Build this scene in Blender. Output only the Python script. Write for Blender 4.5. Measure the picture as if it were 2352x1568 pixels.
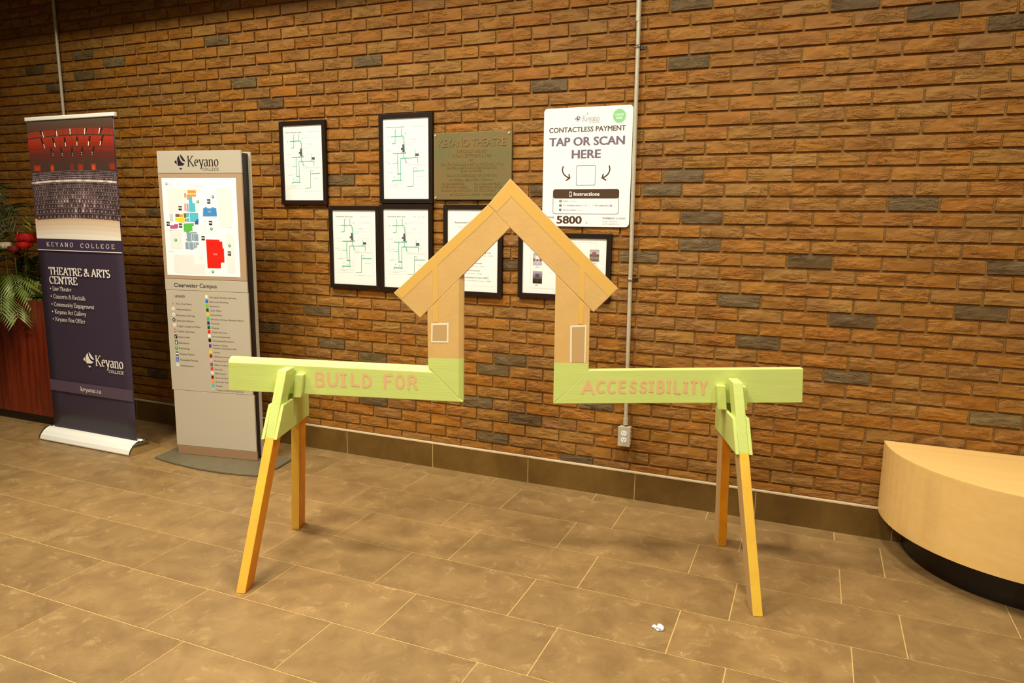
import bpy, bmesh, math, random
from mathutils import Vector, Matrix
random.seed(7)
for o in list(bpy.data.objects): bpy.data.objects.remove(o)
sc = bpy.context.scene
COL = sc.collection

# ------------------------------------------------------------------ camera
CAM = Vector((0.5365, -3.6757, 1.4656))
cd = bpy.data.cameras.new('camera'); cam = bpy.data.objects.new('camera', cd); COL.objects.link(cam)
R_ = Vector((0.92148569, 0.38818569, 0.01326619)); U_ = Vector((-0.07536749, 0.14519493, 0.98652834)); F_ = Vector((-0.38103, 0.91007159, -0.16305163))
m = Matrix((R_, U_, -F_)).transposed().to_4x4(); m.translation = CAM
cam.matrix_world = m
cd.sensor_width = 36.0; cd.lens = 36.0 * 1652.58 / 2352.0; cd.clip_start = 0.05; cd.clip_end = 60
sc.camera = cam
FPX = 1652.58
def project(p):
    d = Vector(p) - CAM; w = d.dot(F_)
    if w < 0.05: return None
    return (1176 + FPX * d.dot(R_) / w, 784 - FPX * d.dot(U_) / w, w)

# ------------------------------------------------------------------ world, lights, exposure
sc.view_settings.view_transform = 'Standard'; sc.view_settings.look = 'None'
sc.view_settings.exposure = 0.0; sc.view_settings.gamma = 1.0; sc.view_settings.use_curve_mapping = False
wd = bpy.data.worlds.new('world'); sc.world = wd; wd.use_nodes = True
wd.node_tree.nodes['Background'].inputs[0].default_value = (1.0, 0.82, 0.6, 1)
wd.node_tree.nodes['Background'].inputs[1].default_value = 0.045
def area(name, loc, size, power, target=None, spread=140, color=(1.0, 0.935, 0.82)):
    l = bpy.data.lights.new(name, 'AREA'); l.shape = 'DISK'; l.size = size; l.energy = power
    l.color = color; l.spread = math.radians(spread)
    o = bpy.data.objects.new(name, l); COL.objects.link(o); o.location = loc
    d = (Vector(target) - Vector(loc)) if target else Vector((0, 0, -1))
    o.rotation_euler = d.to_track_quat('-Z', 'Y').to_euler()
    return o
for i, x in enumerate((-3.1, -1.35, 0.35, 1.9)):
    area('ceiling_downlight', (x, -1.7, 3.9), 0.45, (72, 62, 55, 36)[i])
for x, y, pw in ((-2.9, -4.4, 17), (-0.7, -4.5, 19), (1.9, -4.5, 7)):
    area('ceiling_downlight', (x, y, 3.9), 0.8, pw, (x * 0.85, -1.1, 0.0), 76)

# ------------------------------------------------------------------ helpers
def lin(c):
    c = c / 255.0
    return c / 12.92 if c <= 0.04045 else ((c + 0.055) / 1.055) ** 2.4
GAIN = (0.95, 0.98, 1.05)
def rgb(r, g, b, k=1.0):
    return tuple(min(0.9, max(0.001, lin(v) * GAIN[i] * k)) for i, v in enumerate((r, g, b))) + (1,)
MATS = {}
def nodes_of(name):
    mt = bpy.data.materials.new(name); mt.use_nodes = True
    nt = mt.node_tree; bs = nt.nodes['Principled BSDF']; return mt, nt, bs
def N(nt, typ, **kw):
    n = nt.nodes.new(typ)
    for k, v in kw.items(): setattr(n, k, v)
    return n
def mat(name, c, rough=0.55, metal=0.0, spec=0.4, var=0.0, scale=20.0, stretch=(1, 1, 1), bump=0.0, bscale=None, c2=None, coat=0.0):
    if name in MATS: return MATS[name]
    mt, nt, bs = nodes_of(name); L = nt.links.new
    bs.inputs['Base Color'].default_value = c; bs.inputs['Roughness'].default_value = rough
    bs.inputs['Metallic'].default_value = metal; bs.inputs['Specular IOR Level'].default_value = spec
    bs.inputs['Coat Weight'].default_value = coat
    tc = N(nt, 'ShaderNodeTexCoord'); mp = N(nt, 'ShaderNodeMapping'); mp.inputs['Scale'].default_value = stretch
    L(tc.outputs['Object'], mp.inputs[0])
    nz = N(nt, 'ShaderNodeTexNoise'); nz.inputs['Scale'].default_value = scale; nz.inputs['Detail'].default_value = 5
    L(mp.outputs[0], nz.inputs['Vector'])
    if var > 0 or c2:
        mx = N(nt, 'ShaderNodeMix', data_type='RGBA')
        cb = c2 if c2 else tuple(v * (1 - var) for v in c[:3]) + (1,)
        rp = N(nt, 'ShaderNodeValToRGB'); rp.color_ramp.elements[0].position = .38; rp.color_ramp.elements[1].position = .62
        L(nz.outputs['Fac'], rp.inputs[0]); L(rp.outputs[0], mx.inputs['Factor'])
        mx.inputs['A'].default_value = c; mx.inputs['B'].default_value = cb
        L(mx.outputs['Result'], bs.inputs['Base Color'])
    if bump > 0:
        nb = N(nt, 'ShaderNodeTexNoise'); nb.inputs['Scale'].default_value = bscale or scale * 3; nb.inputs['Detail'].default_value = 4
        L(mp.outputs[0], nb.inputs['Vector'])
        bm_ = N(nt, 'ShaderNodeBump'); bm_.inputs['Strength'].default_value = bump; bm_.inputs['Distance'].default_value = .002
        L(nb.outputs['Fac'], bm_.inputs['Height']); L(bm_.outputs[0], bs.inputs['Normal'])
    MATS[name] = mt; return mt

def link(name, me, mats, parent=None, loc=None):
    o = bpy.data.objects.new(name, me); COL.objects.link(o)
    for mm in (mats if isinstance(mats, (list, tuple)) else [mats]):
        if mm is not None: me.materials.append(mm)
    if parent is not None: o.parent = parent
    if loc is not None: o.location = loc
    return o
def tag(o, label=None, cat=None, group=None, kind=None):
    if label: o['label'] = label
    if cat: o['category'] = cat
    if group: o['group'] = group
    if kind: o['kind'] = kind
    return o
def empty(name, loc, rz=0.0):
    o = bpy.data.objects.new(name, None); COL.objects.link(o); o.location = loc; o.rotation_euler = (0, 0, rz); o.empty_display_size = .1
    return o
class MB:
    """collects simple shapes and links them as one mesh object"""
    def __init__(s): s.v = []; s.f = []; s.mi = []; s.sm = []
    def add(s, vs, fs, mi=0, smooth=False):
        b = len(s.v); s.v += [tuple(x) for x in vs]
        for f in fs: s.f.append(tuple(b + i for i in f)); s.mi.append(mi); s.sm.append(smooth)
        return s
    def box(s, x0, x1, y0, y1, z0, z1, mi=0):
        return s.hexa([(x0, y0, z0), (x1, y0, z0), (x1, y1, z0), (x0, y1, z0)], [(x0, y0, z1), (x1, y0, z1), (x1, y1, z1), (x0, y1, z1)], mi)
    def hexa(s, lo, hi, mi=0):
        n = len(lo)
        fs = [tuple(range(n - 1, -1, -1)), tuple(range(n, 2 * n))] + [(i, (i + 1) % n, n + (i + 1) % n, n + i) for i in range(n)]
        return s.add(list(lo) + list(hi), fs, mi)
    def cyl(s, p0, p1, r, n=16, mi=0, r1=None, smooth=True, cap=True):
        p0, p1 = Vector(p0), Vector(p1); r1 = r if r1 is None else r1
        d = (p1 - p0).normalized(); a = d.orthogonal().normalized(); b = d.cross(a)
        vs = [p0 + (a * math.cos(2 * math.pi * i / n) + b * math.sin(2 * math.pi * i / n)) * r for i in range(n)]
        vs += [p1 + (a * math.cos(2 * math.pi * i / n) + b * math.sin(2 * math.pi * i / n)) * r1 for i in range(n)]
        s.add(vs, [(i, (i + 1) % n, n + (i + 1) % n, n + i) for i in range(n)], mi, smooth)
        if cap:
            s.add(vs[:n], [tuple(range(n - 1, -1, -1))], mi); s.add(vs[n:], [tuple(range(n))], mi)
        return s
    def mesh(s, name):
        me = bpy.data.meshes.new(name); me.from_pydata(s.v, [], s.f)
        for p, a, b in zip(me.polygons, s.mi, s.sm): p.material_index = a; p.use_smooth = b
        bm = bmesh.new(); bm.from_mesh(me); bmesh.ops.recalc_face_normals(bm, faces=bm.faces); bm.to_mesh(me); bm.free()
        return me
    def build(s, name, mats, parent=None, bevel=0.0, loc=None, seg=2):
        o = link(name, s.mesh(name), mats, parent, loc)
        if bevel > 0:
            md = o.modifiers.new('bevel', 'BEVEL'); md.width = bevel; md.segments = seg; md.limit_method = 'ANGLE'; md.angle_limit = math.radians(35)
        return o

# ------------------------------------------------------------------ flat print: one mesh per printed sheet with a colour per face
mt, nt, bs = nodes_of('print_ink')
at = N(nt, 'ShaderNodeAttribute', attribute_name='ink'); nt.links.new(at.outputs['Color'], bs.inputs['Base Color'])
bs.inputs['Roughness'].default_value = .5; bs.inputs['Specular IOR Level'].default_value = .25
PRINT = mt
_font = {}
def text_mesh(txt, bold):
    key = (txt, bold)
    if key in _font: return _font[key]
    cu = bpy.data.curves.new('t', 'FONT'); cu.body = txt; cu.size = 1.0; cu.resolution_u = 3; cu.offset = bold
    ob = bpy.data.objects.new('t', cu); COL.objects.link(ob)
    dg = bpy.context.evaluated_depsgraph_get(); me = bpy.data.meshes.new_from_object(ob.evaluated_get(dg))
    vs = [(v.co.x, v.co.y) for v in me.vertices]; fs = [tuple(p.vertices) for p in me.polygons]
    bpy.data.objects.remove(ob); bpy.data.curves.remove(cu); bpy.data.meshes.remove(me)
    x0 = min([v[0] for v in vs] or [0]); x1 = max([v[0] for v in vs] or [1])
    _font[key] = (vs, fs, x0, x1); return _font[key]
CAPH = 0.69
def arc(cx, cy, rx, ry, a0, a1, n=10):
    return [(cx + rx * math.cos(math.radians(a0 + (a1 - a0) * i / n)), cy + ry * math.sin(math.radians(a0 + (a1 - a0) * i / n))) for i in range(n + 1)]
# pen-stroke serif letters: (advance, strokes, serifs (x, y, half length))
S_ = .10
def glyphs():
    g = {}
    g['T'] = (.72, [[(.36, 0), (.36, .97)], [(.04, .97), (.68, .97)], [(.04, .97), (.03, .76)], [(.68, .97), (.69, .76)]], [(.36, 0)])
    g['H'] = (.84, [[(.16, 0), (.16, 1)], [(.68, 0), (.68, 1)], [(.16, .5), (.68, .5)]], [(.16, 0), (.16, 1), (.68, 0), (.68, 1)])
    g['E'] = (.68, [[(.16, 0), (.16, 1)], [(.1, .98), (.58, .98), (.6, .8)], [(.16, .52), (.48, .52)], [(.1, .02), (.6, .02), (.63, .22)]], [(.16, 0), (.16, 1)])
    g['A'] = (.78, [[(.1, 0), (.39, 1)], [(.39, 1), (.69, 0)], [(.2, .36), (.58, .36)]], [(.1, 0), (.69, 0)])
    g['R'] = (.76, [[(.16, 0), (.16, 1)], [(.16, .98), (.38, .98)] + arc(.38, .75, .2, .23, 90, -90) + [(.16, .52)], [(.36, .52), (.68, 0)]], [(.16, 0), (.16, 1), (.68, 0)])
    g['S'] = (.58, [arc(.29, .74, .19, .25, 35, 250, 9) + arc(.29, .26, .21, .25, 75, -145, 9)], [])
    g['C'] = (.74, [arc(.42, .5, .34, .5, 50, 310, 16), [(.63, .88), (.65, .72)]], [])
    g['G'] = (.8, [arc(.42, .5, .34, .5, 50, 320, 16), [(.68, .42), (.68, .12)], [(.65, .9), (.66, .73)]], [(.66, .42)])
    g['N'] = (.86, [[(.16, 0), (.16, 1)], [(.14, 1), (.7, 0)], [(.7, 0), (.7, 1)]], [(.16, 0), (.12, 1), (.7, 1)])
    g['&'] = (.86, [[(.82, .02), (.3, .66)] + arc(.36, .8, .14, .18, 200, -20, 9) + [(.44, .62), (.22, .42)] + arc(.3, .24, .2, .24, 130, 300, 9) + [(.56, .2), (.66, .48)]], [(.68, .5)])
    g['O'] = (.82, [arc(.41, .5, .34, .5, 0, 360, 22)], [])
    g['Y'] = (.76, [[(.38, 0), (.38, .46)], [(.08, 1), (.38, .46)], [(.68, 1), (.38, .46)]], [(.38, 0), (.08, 1), (.68, 1)])
    g['L'] = (.62, [[(.16, 0), (.16, 1)], [(.1, .02), (.56, .02), (.6, .24)]], [(.16, 0), (.16, 1)])
    g['K'] = (.8, [[(.16, 0), (.16, 1)], [(.18, .42), (.66, 1)], [(.3, .58), (.72, 0)]], [(.16, 0), (.16, 1), (.66, 1), (.72, 0)])
    g['B'] = (.7, [[(.16, 0), (.16, 1)], [(.16, .98), (.36, .98)] + arc(.36, .76, .17, .22, 90, -90) + [(.16, .54), (.38, .54)] + arc(.38, .28, .2, .26, 90, -90) + [(.16, .02)]], [])
    g['e'] = (.56, [[(.1, .38), (.46, .38)] + arc(.28, .34, .18, .3, 10, 300, 14)], [])
    g['y'] = (.56, [[(.08, .64), (.29, .04)], [(.5, .64), (.24, -.22), (.1, -.3)]], [(.08, .64), (.5, .64)])
    g['a'] = (.54, [arc(.26, .46, .15, .18, 150, 0, 7) + [(.41, .1), (.5, .02)], [(.41, .38), (.22, .33)] + arc(.22, .17, .14, .17, 120, 290, 7) + [(.41, .14)]], [])
    g['n'] = (.62, [[(.14, 0), (.14, .62)], arc(.3, .44, .17, .2, 150, 0, 8) + [(.47, 0)]], [(.14, 0), (.47, 0), (.09, .62)])
    g['o'] = (.58, [arc(.28, .32, .2, .32, 0, 360, 18)], [])
    g['i'] = (.3, [[(.14, 0), (.14, .62)], [(.14, .84), (.14, .92)]], [(.14, 0), (.1, .62)])
    g['v'] = (.54, [[(.06, .64), (.27, 0)], [(.48, .64), (.27, 0)]], [(.06, .64), (.48, .64)])
    g['h'] = (.62, [[(.14, 0), (.14, 1)], arc(.3, .44, .17, .2, 150, 0, 8) + [(.47, 0)]], [(.14, 0), (.47, 0), (.09, 1)])
    g['t'] = (.38, [[(.17, .86), (.17, .12), (.26, .02), (.36, .08)], [(.04, .62), (.34, .62)]], [])
    g['r'] = (.42, [[(.14, 0), (.14, .62)], [(.14, .42), (.26, .6), (.38, .58)]], [(.14, 0), (.09, .62)])
    g['c'] = (.5, [arc(.28, .32, .2, .32, 50, 310, 12)], [])
    g['s'] = (.44, [arc(.22, .48, .13, .16, 30, 250, 7) + arc(.22, .17, .15, .17, 75, -150, 7)], [])
    g['R'] = g['R']
    g['l'] = (.3, [[(.14, 0), (.14, 1)]], [(.14, 0), (.09, 1)])
    g['u'] = (.62, [[(.14, .62), (.14, .2)] + arc(.3, .2, .16, .2, 180, 350, 8), [(.48, .62), (.48, 0)]], [(.1, .62), (.44, .62), (.5, 0)])
    g['m'] = (.92, [[(.14, 0), (.14, .62)], arc(.29, .44, .16, .2, 150, 0, 7) + [(.45, 0)], arc(.61, .44, .16, .2, 150, 0, 7) + [(.77, 0)]], [(.14, 0), (.45, 0), (.77, 0), (.09, .62)])
    g['g'] = (.54, [arc(.26, .44, .15, .2, 0, 360, 12), [(.2, .26), (.14, .16), (.34, .08)] + arc(.27, -.1, .2, .16, 60, -240, 10), [(.38, .56), (.5, .62)]], [])
    g['f'] = (.38, [[(.16, 0), (.16, .8)] + arc(.28, .82, .12, .16, 180, 40, 6), [(.04, .62), (.32, .62)]], [(.16, 0)])
    g['x'] = (.56, [[(.08, .62), (.46, 0)], [(.46, .62), (.08, 0)]], [(.08, 0), (.46, 0), (.08, .62), (.46, .62)])
    g['k'] = (.6, [[(.14, 0), (.14, 1)], [(.14, .26), (.44, .6)], [(.24, .38), (.5, 0)]], [(.14, 0), (.5, 0), (.09, 1), (.44, .62)])
    g['.'] = (.26, [[(.12, .0), (.12, .09)]], [])
    g[' '] = (.28, [], [])
    return g
GL = glyphs()
class Print:
    """flat print laid on a sheet; u right, v up, lift along the sheet's normal"""
    def __init__(s): s.v = []; s.f = []; s.c = []; s.lift = 0.0002; s.k = 0
    def step(s, d=0.00022): s.lift += d
    def poly(s, pts, c):
        s.k = (s.k + 1) % 24; z = s.lift + s.k * 5e-6; b = len(s.v); s.v += [(p[0], p[1], z) for p in pts]; s.f.append(tuple(range(b, b + len(pts)))); s.c.append(c)
    def rect(s, x0, z0, x1, z1, c): s.poly([(x0, z0), (x1, z0), (x1, z1), (x0, z1)], c)
    def disc(s, x, z, r, c, n=20, r2=None): s.poly([(x + (r if (r2 is None or i % 2) else r2) * math.cos(6.28318 * i / n), z + (r if (r2 is None or i % 2) else r2) * math.sin(6.28318 * i / n)) for i in range(n)], c)
    def line(s, pts, w, c, pen=None):
        for a, b in zip(pts, pts[1:]):
            dx, dz = b[0] - a[0], b[1] - a[1]; l = math.hypot(dx, dz)
            if l < 1e-9: continue
            ww = w if pen is None else pen(dx, dz, w)
            nx, nz = -dz / l * ww / 2, dx / l * ww / 2
            ex, ez = (dx / l * ww / 2, dz / l * ww / 2) if pen is None else (dx / l * ww * .12, dz / l * ww * .12)
            s.poly([(a[0] - ex - nx, a[1] - ez - nz), (b[0] + ex - nx, b[1] + ez - nz), (b[0] + ex + nx, b[1] + ez + nz), (a[0] - ex + nx, a[1] - ez + nz)], c)
    def brush(s, pts, w, c):
        for a, b in zip(pts, pts[1:]):
            dx, dz = b[0] - a[0], b[1] - a[1]; l = math.hypot(dx, dz) or 1e-9
            nx, nz = -dz / l * w / 2, dx / l * w / 2
            s.poly([(a[0] - nx, a[1] - nz), (b[0] - nx, b[1] - nz), (b[0] + nx, b[1] + nz), (a[0] + nx, a[1] + nz)], c)
        for p in pts: s.disc(p[0], p[1], w / 2, c, 12)
    def frame(s, x0, z0, x1, z1, w, c): s.line([(x0, z0), (x1, z0), (x1, z1), (x0, z1), (x0, z0)], w, c)
    def text(s, txt, x0, z0, x1, caph, c, bold=0.0, align='fit'):
        """baseline from x0 to x1 (fit) or centred between, cap height caph"""
        vs, fs, a, b = text_mesh(txt, 0.0)
        sy = caph / CAPH; ex = bold * caph * 1.3; x0 += ex; x1 -= ex; sx = (x1 - x0) / max(b - a, 1e-6) if align == 'fit' else sy
        ox = x0 - a * sx if align != 'mid' else (x0 + x1) / 2 - (a + b) / 2 * sx
        for q, (dx, dz) in enumerate(((0, 0), (ex, 0), (-ex, 0), (ex * .5, ex * .4), (-ex * .5, -ex * .4)) if ex > 0 else ((0, 0),)):
            k = len(s.v); s.v += [(ox + dx + v[0] * sx, z0 + dz + v[1] * sy, s.lift + .00013 + q * 1.2e-5) for v in vs]
            for f in fs: s.f.append(tuple(k + i for i in f)); s.c.append(c)
    def serif(s, txt, x0, z0, x1, caph, c, thick=.15, thin=.045, track=0.0):
        adv = sum(GL[ch][0] + track for ch in txt) - track; sx = (x1 - x0) / adv; x = x0
        def pen(dx, dz, w):
            dx /= sx; dz /= caph
            a = math.atan2(dz, dx) - math.radians(18)
            return (thin + (thick - thin) * abs(math.sin(a)) ** 1.6) * (sx * .6 + caph * .4)
        for ch in txt:
            ad, st, sf = GL[ch]
            for p in st: s.line([(x + q[0] * sx, z0 + q[1] * caph) for q in p], 1, c, pen)
            for q in sf:
                zz = z0 + q[1] * caph + (thin * caph * .5 if q[1] < .2 else -thin * caph * .5)
                s.rect(x + (q[0] - .13) * sx, zz - thin * caph * .55, x + (q[0] + .13) * sx, zz + thin * caph * .55, c)
            x += (ad + track) * sx
    def build(s, name, parent, M):
        me = bpy.data.meshes.new(name); me.from_pydata([tuple(M @ Vector(v)) for v in s.v], [], s.f)
        ca = me.attributes.new('ink', 'FLOAT_COLOR', 'CORNER'); buf = []
        for p, c in zip(me.polygons, s.c): buf += list(c) * len(p.vertices)
        ca.data.foreach_set('color', buf)
        me.materials.append(PRINT)
        o = bpy.data.objects.new(name, me); COL.objects.link(o); o.parent = parent
        return o
def sheet(origin, ex, ez=(0, 0, 1)):
    ex = Vector(ex).normalized(); ez = Vector(ez).normalized(); n = ex.cross(ez)
    M_ = Matrix((ex, ez, n)).transposed().to_4x4(); M_.translation = Vector(origin); return M_
WALLX = lambda y: sheet((0, y, 0), (1, 0, 0))
def college_mark(p, L_, R_m, T, B, c, bg):
    """diamond of two dark sails with pale curved gaps, over a small triangle"""
    cx = (L_ + R_m) / 2 + (R_m - L_) * .06; w = R_m - L_; h = T - B
    def q(a, b): return (L_ + a * w, B + b * h)
    p.poly([q(.55, 1), q(.72, .86), q(.88, .68), q(1, .55), q(.86, .54), q(.72, .60), q(.62, .72), q(.56, .86)], c)
    p.poly([q(.46, .93), q(.48, .75), q(.55, .6), q(.68, .47), q(.86, .41), q(.93, .42), q(.82, .34), q(.74, .28), q(.3, .26), q(.28, .3), q(.27, .74), q(.36, .84)], c)
    p.poly([q(0, .5), q(.2, .66), q(.22, .34)], c)
    p.poly([q(.4, .13), q(.68, .13), q(.54, 0)], c)

# ------------------------------------------------------------------ materials
def brick_material(name, tones, seed):
    mt, nt, bs = nodes_of(name); L = nt.links.new
    ge = N(nt, 'ShaderNodeNewGeometry'); oi = N(nt, 'ShaderNodeObjectInfo')
    ad = N(nt, 'ShaderNodeMath', operation='ADD'); L(ge.outputs['Random Per Island'], ad.inputs[0]); L(oi.outputs['Random'], ad.inputs[1])
    fr = N(nt, 'ShaderNodeMath', operation='FRACT'); L(ad.outputs[0], fr.inputs[0])
    rp = N(nt, 'ShaderNodeValToRGB'); e = rp.color_ramp.elements
    while len(e) < len(tones): e.new(.5)
    for i, t in enumerate(tones): e[i].position = i / (len(tones) - 1); e[i].color = t
    L(fr.outputs[0], rp.inputs[0])
    mp = N(nt, 'ShaderNodeMapping'); mp.inputs['Scale'].default_value = (1, 1, 2.2); L(ge.outputs['Position'], mp.inputs[0])
    off = N(nt, 'ShaderNodeVectorMath', operation='ADD'); sv = N(nt, 'ShaderNodeCombineXYZ'); sc7 = N(nt, 'ShaderNodeMath', operation='MULTIPLY'); sc7.inputs[1].default_value = 37.0
    L(fr.outputs[0], sc7.inputs[0]); L(sc7.outputs[0], sv.inputs['X']); L(sc7.outputs[0], sv.inputs['Y']); L(mp.outputs[0], off.inputs[0]); L(sv.outputs[0], off.inputs[1])
    n1 = N(nt, 'ShaderNodeTexNoise'); n1.inputs['Scale'].default_value = 9; n1.inputs['Detail'].default_value = 4; L(off.outputs[0], n1.inputs['Vector'])
    mx = N(nt, 'ShaderNodeMix', data_type='RGBA', blend_type='MULTIPLY'); r1 = N(nt, 'ShaderNodeValToRGB')
    r1.color_ramp.elements[0].position = .32; r1.color_ramp.elements[0].color = (.82, .74, .6, 1); r1.color_ramp.elements[1].position = .66; r1.color_ramp.elements[1].color = (1.12, 1.09, .98, 1)
    L(n1.outputs['Fac'], r1.inputs[0]); mx.inputs['Factor'].default_value = 1; L(rp.outputs[0], mx.inputs['A']); L(r1.outputs[0], mx.inputs['B'])
    # torn, wrinkled face: thin ledges running along the brick
    n2 = N(nt, 'ShaderNodeTexNoise'); n2.inputs['Scale'].default_value = 9; n2.inputs['Detail'].default_value = 4; n2.inputs['Roughness'].default_value = .6; n2.inputs['Distortion'].default_value = .6
    mp2 = N(nt, 'ShaderNodeMapping'); mp2.inputs['Scale'].default_value = (1, 1, 1.9); L(off.outputs[0], mp2.inputs[0]); L(mp2.outputs[0], n2.inputs['Vector'])
    m5 = N(nt, 'ShaderNodeMath', operation='MULTIPLY'); m5.inputs[1].default_value = 3.7; L(n2.outputs['Fac'], m5.inputs[0])
    f5 = N(nt, 'ShaderNodeMath', operation='FRACT'); L(m5.outputs[0], f5.inputs[0])
    r5 = N(nt, 'ShaderNodeValToRGB'); q = r5.color_ramp.elements; q[0].position = 0; q[0].color = (1, 1, 1, 1); q[1].position = 1; q[1].color = (.55, .55, .55, 1)
    k = q.new(.09); k.color = (.1, .1, .1, 1); k = q.new(.45); k.color = (.5, .5, .5, 1); q[0].color = (.9, .9, .9, 1); q[-1].color = (.9, .9, .9, 1)
    L(f5.outputs[0], r5.inputs[0])
    mk = N(nt, 'ShaderNodeTexNoise'); mk.inputs['Scale'].default_value = 7; L(off.outputs[0], mk.inputs['Vector'])
    mkr = N(nt, 'ShaderNodeValToRGB'); mkr.color_ramp.elements[0].position = .42; mkr.color_ramp.elements[1].position = .56; L(mk.outputs['Fac'], mkr.inputs[0])
    mm = N(nt, 'ShaderNodeMath', operation='MULTIPLY'); L(r5.outputs[0], mm.inputs[0]); L(mkr.outputs[0], mm.inputs[1])
    n3 = N(nt, 'ShaderNodeTexNoise'); n3.inputs['Scale'].default_value = 160; n3.inputs['Detail'].default_value = 3; L(off.outputs[0], n3.inputs['Vector'])
    sm = N(nt, 'ShaderNodeMath', operation='MULTIPLY_ADD'); sm.inputs[1].default_value = .30; L(n3.outputs['Fac'], sm.inputs[0]); L(mm.outputs[0], sm.inputs[2])
    bp = N(nt, 'ShaderNodeBump'); bp.inputs['Strength'].default_value = 1.0; bp.inputs['Distance'].default_value = .0062
    L(sm.outputs[0], bp.inputs['Height']); L(bp.outputs[0], bs.inputs['Normal'])
    L(mx.outputs['Result'], bs.inputs['Base Color']); bs.inputs['Roughness'].default_value = .62; bs.inputs['Specular IOR Level'].default_value = .35
    return mt
BRICK = brick_material('torn_face_brick', [rgb(152, 104, 34), rgb(152, 96, 18), rgb(144, 100, 38), rgb(158, 112, 44), rgb(158, 98, 12), rgb(148, 102, 38), rgb(154, 98, 22), rgb(160, 106, 30), rgb(140, 96, 42)], 0)
BRICK_GREY = brick_material('grey_brick', [rgb(112, 90, 54), rgb(96, 72, 36), rgb(122, 102, 62)], 3)
MORTAR = mat('mortar', rgb(156, 112, 50), .85, var=.25, scale=60, bump=.5, bscale=300)

def tile_material(name, ca, cb, cc, rough):
    mt, nt, bs = nodes_of(name); L = nt.links.new
    ge = N(nt, 'ShaderNodeNewGeometry'); oi = N(nt, 'ShaderNodeObjectInfo')
    sv = N(nt, 'ShaderNodeMath', operation='MULTIPLY'); sv.inputs[1].default_value = 53; L(oi.outputs['Random'], sv.inputs[0])
    cx = N(nt, 'ShaderNodeCombineXYZ'); L(sv.outputs[0], cx.inputs['Z'])
    ad = N(nt, 'ShaderNodeVectorMath', operation='ADD'); L(ge.outputs['Position'], ad.inputs[0]); L(cx.outputs[0], ad.inputs[1])
    n1 = N(nt, 'ShaderNodeTexNoise'); n1.inputs['Scale'].default_value = 6.5; n1.inputs['Detail'].default_value = 12; n1.inputs['Roughness'].default_value = .68; n1.inputs['Distortion'].default_value = .5; L(ad.outputs[0], n1.inputs['Vector'])
    r1 = N(nt, 'ShaderNodeValToRGB'); r1.color_ramp.elements[0].position = .36; r1.color_ramp.elements[0].color = cb; r1.color_ramp.elements[1].position = .64; r1.color_ramp.elements[1].color = ca
    L(n1.outputs['Fac'], r1.inputs[0])
    n2 = N(nt, 'ShaderNodeTexNoise'); n2.inputs['Scale'].default_value = 13; n2.inputs['Detail'].default_value = 10; n2.inputs['Roughness'].default_value = .8; n2.inputs['Distortion'].default_value = .7; L(ad.outputs[0], n2.inputs['Vector'])
    r2 = N(nt, 'ShaderNodeValToRGB'); r2.color_ramp.elements[0].position = .55; r2.color_ramp.elements[0].color = (0, 0, 0, 1); r2.color_ramp.elements[1].position = .66; r2.color_ramp.elements[1].color = (.5, .5, .5, 1)
    L(n2.outputs['Fac'], r2.inputs[0])
    mx = N(nt, 'ShaderNodeMix', data_type='RGBA'); L(r2.outputs[0], mx.inputs['Factor']); L(r1.outputs[0], mx.inputs['A']); mx.inputs['B'].default_value = cc
    hv = N(nt, 'ShaderNodeHueSaturation'); vv = N(nt, 'ShaderNodeMapRange'); vv.inputs['To Min'].default_value = .9; vv.inputs['To Max'].default_value = 1.08
    L(oi.outputs['Random'], vv.inputs[0]); L(vv.outputs[0], hv.inputs['Value']); L(mx.outputs['Result'], hv.inputs['Color']); L(hv.outputs[0], bs.inputs['Base Color'])
    n3 = N(nt, 'ShaderNodeTexNoise'); n3.inputs['Scale'].default_value = 140; n3.inputs['Detail'].default_value = 4; L(ad.outputs[0], n3.inputs['Vector'])
    bp = N(nt, 'ShaderNodeBump'); bp.inputs['Strength'].default_value = .18; bp.inputs['Distance'].default_value = .001; L(n3.outputs['Fac'], bp.inputs['Height']); L(bp.outputs[0], bs.inputs['Normal'])
    bs.inputs['Roughness'].default_value = rough; bs.inputs['Specular IOR Level'].default_value = .45
    return mt
TILE = tile_material('slate_tile', rgb(146, 114, 66), rgb(124, 94, 53), rgb(184, 152, 98), .42)
BTILE = tile_material('dark_base_tile', rgb(112, 80, 26), rgb(96, 66, 16), rgb(124, 92, 36), .5)
GROUT = mat('grout', rgb(196, 158, 92), .8, var=.12, scale=30)
TRIM = mat('metal_trim', rgb(208, 182, 136), .4)
GREEN = mat('green_paint', rgb(212, 221, 116), .45, var=.04, scale=9, stretch=(.5, .5, 5), bump=.16, bscale=36)
ORANGE = mat('light_orange_paint', rgb(227, 180, 104), .45, var=.05, scale=12, bump=.3, bscale=60)
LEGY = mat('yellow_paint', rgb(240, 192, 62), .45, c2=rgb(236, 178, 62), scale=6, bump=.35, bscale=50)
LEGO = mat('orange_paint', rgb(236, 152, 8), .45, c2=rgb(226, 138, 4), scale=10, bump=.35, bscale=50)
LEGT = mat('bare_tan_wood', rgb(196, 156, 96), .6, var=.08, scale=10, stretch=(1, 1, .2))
MAPLE = None
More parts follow.
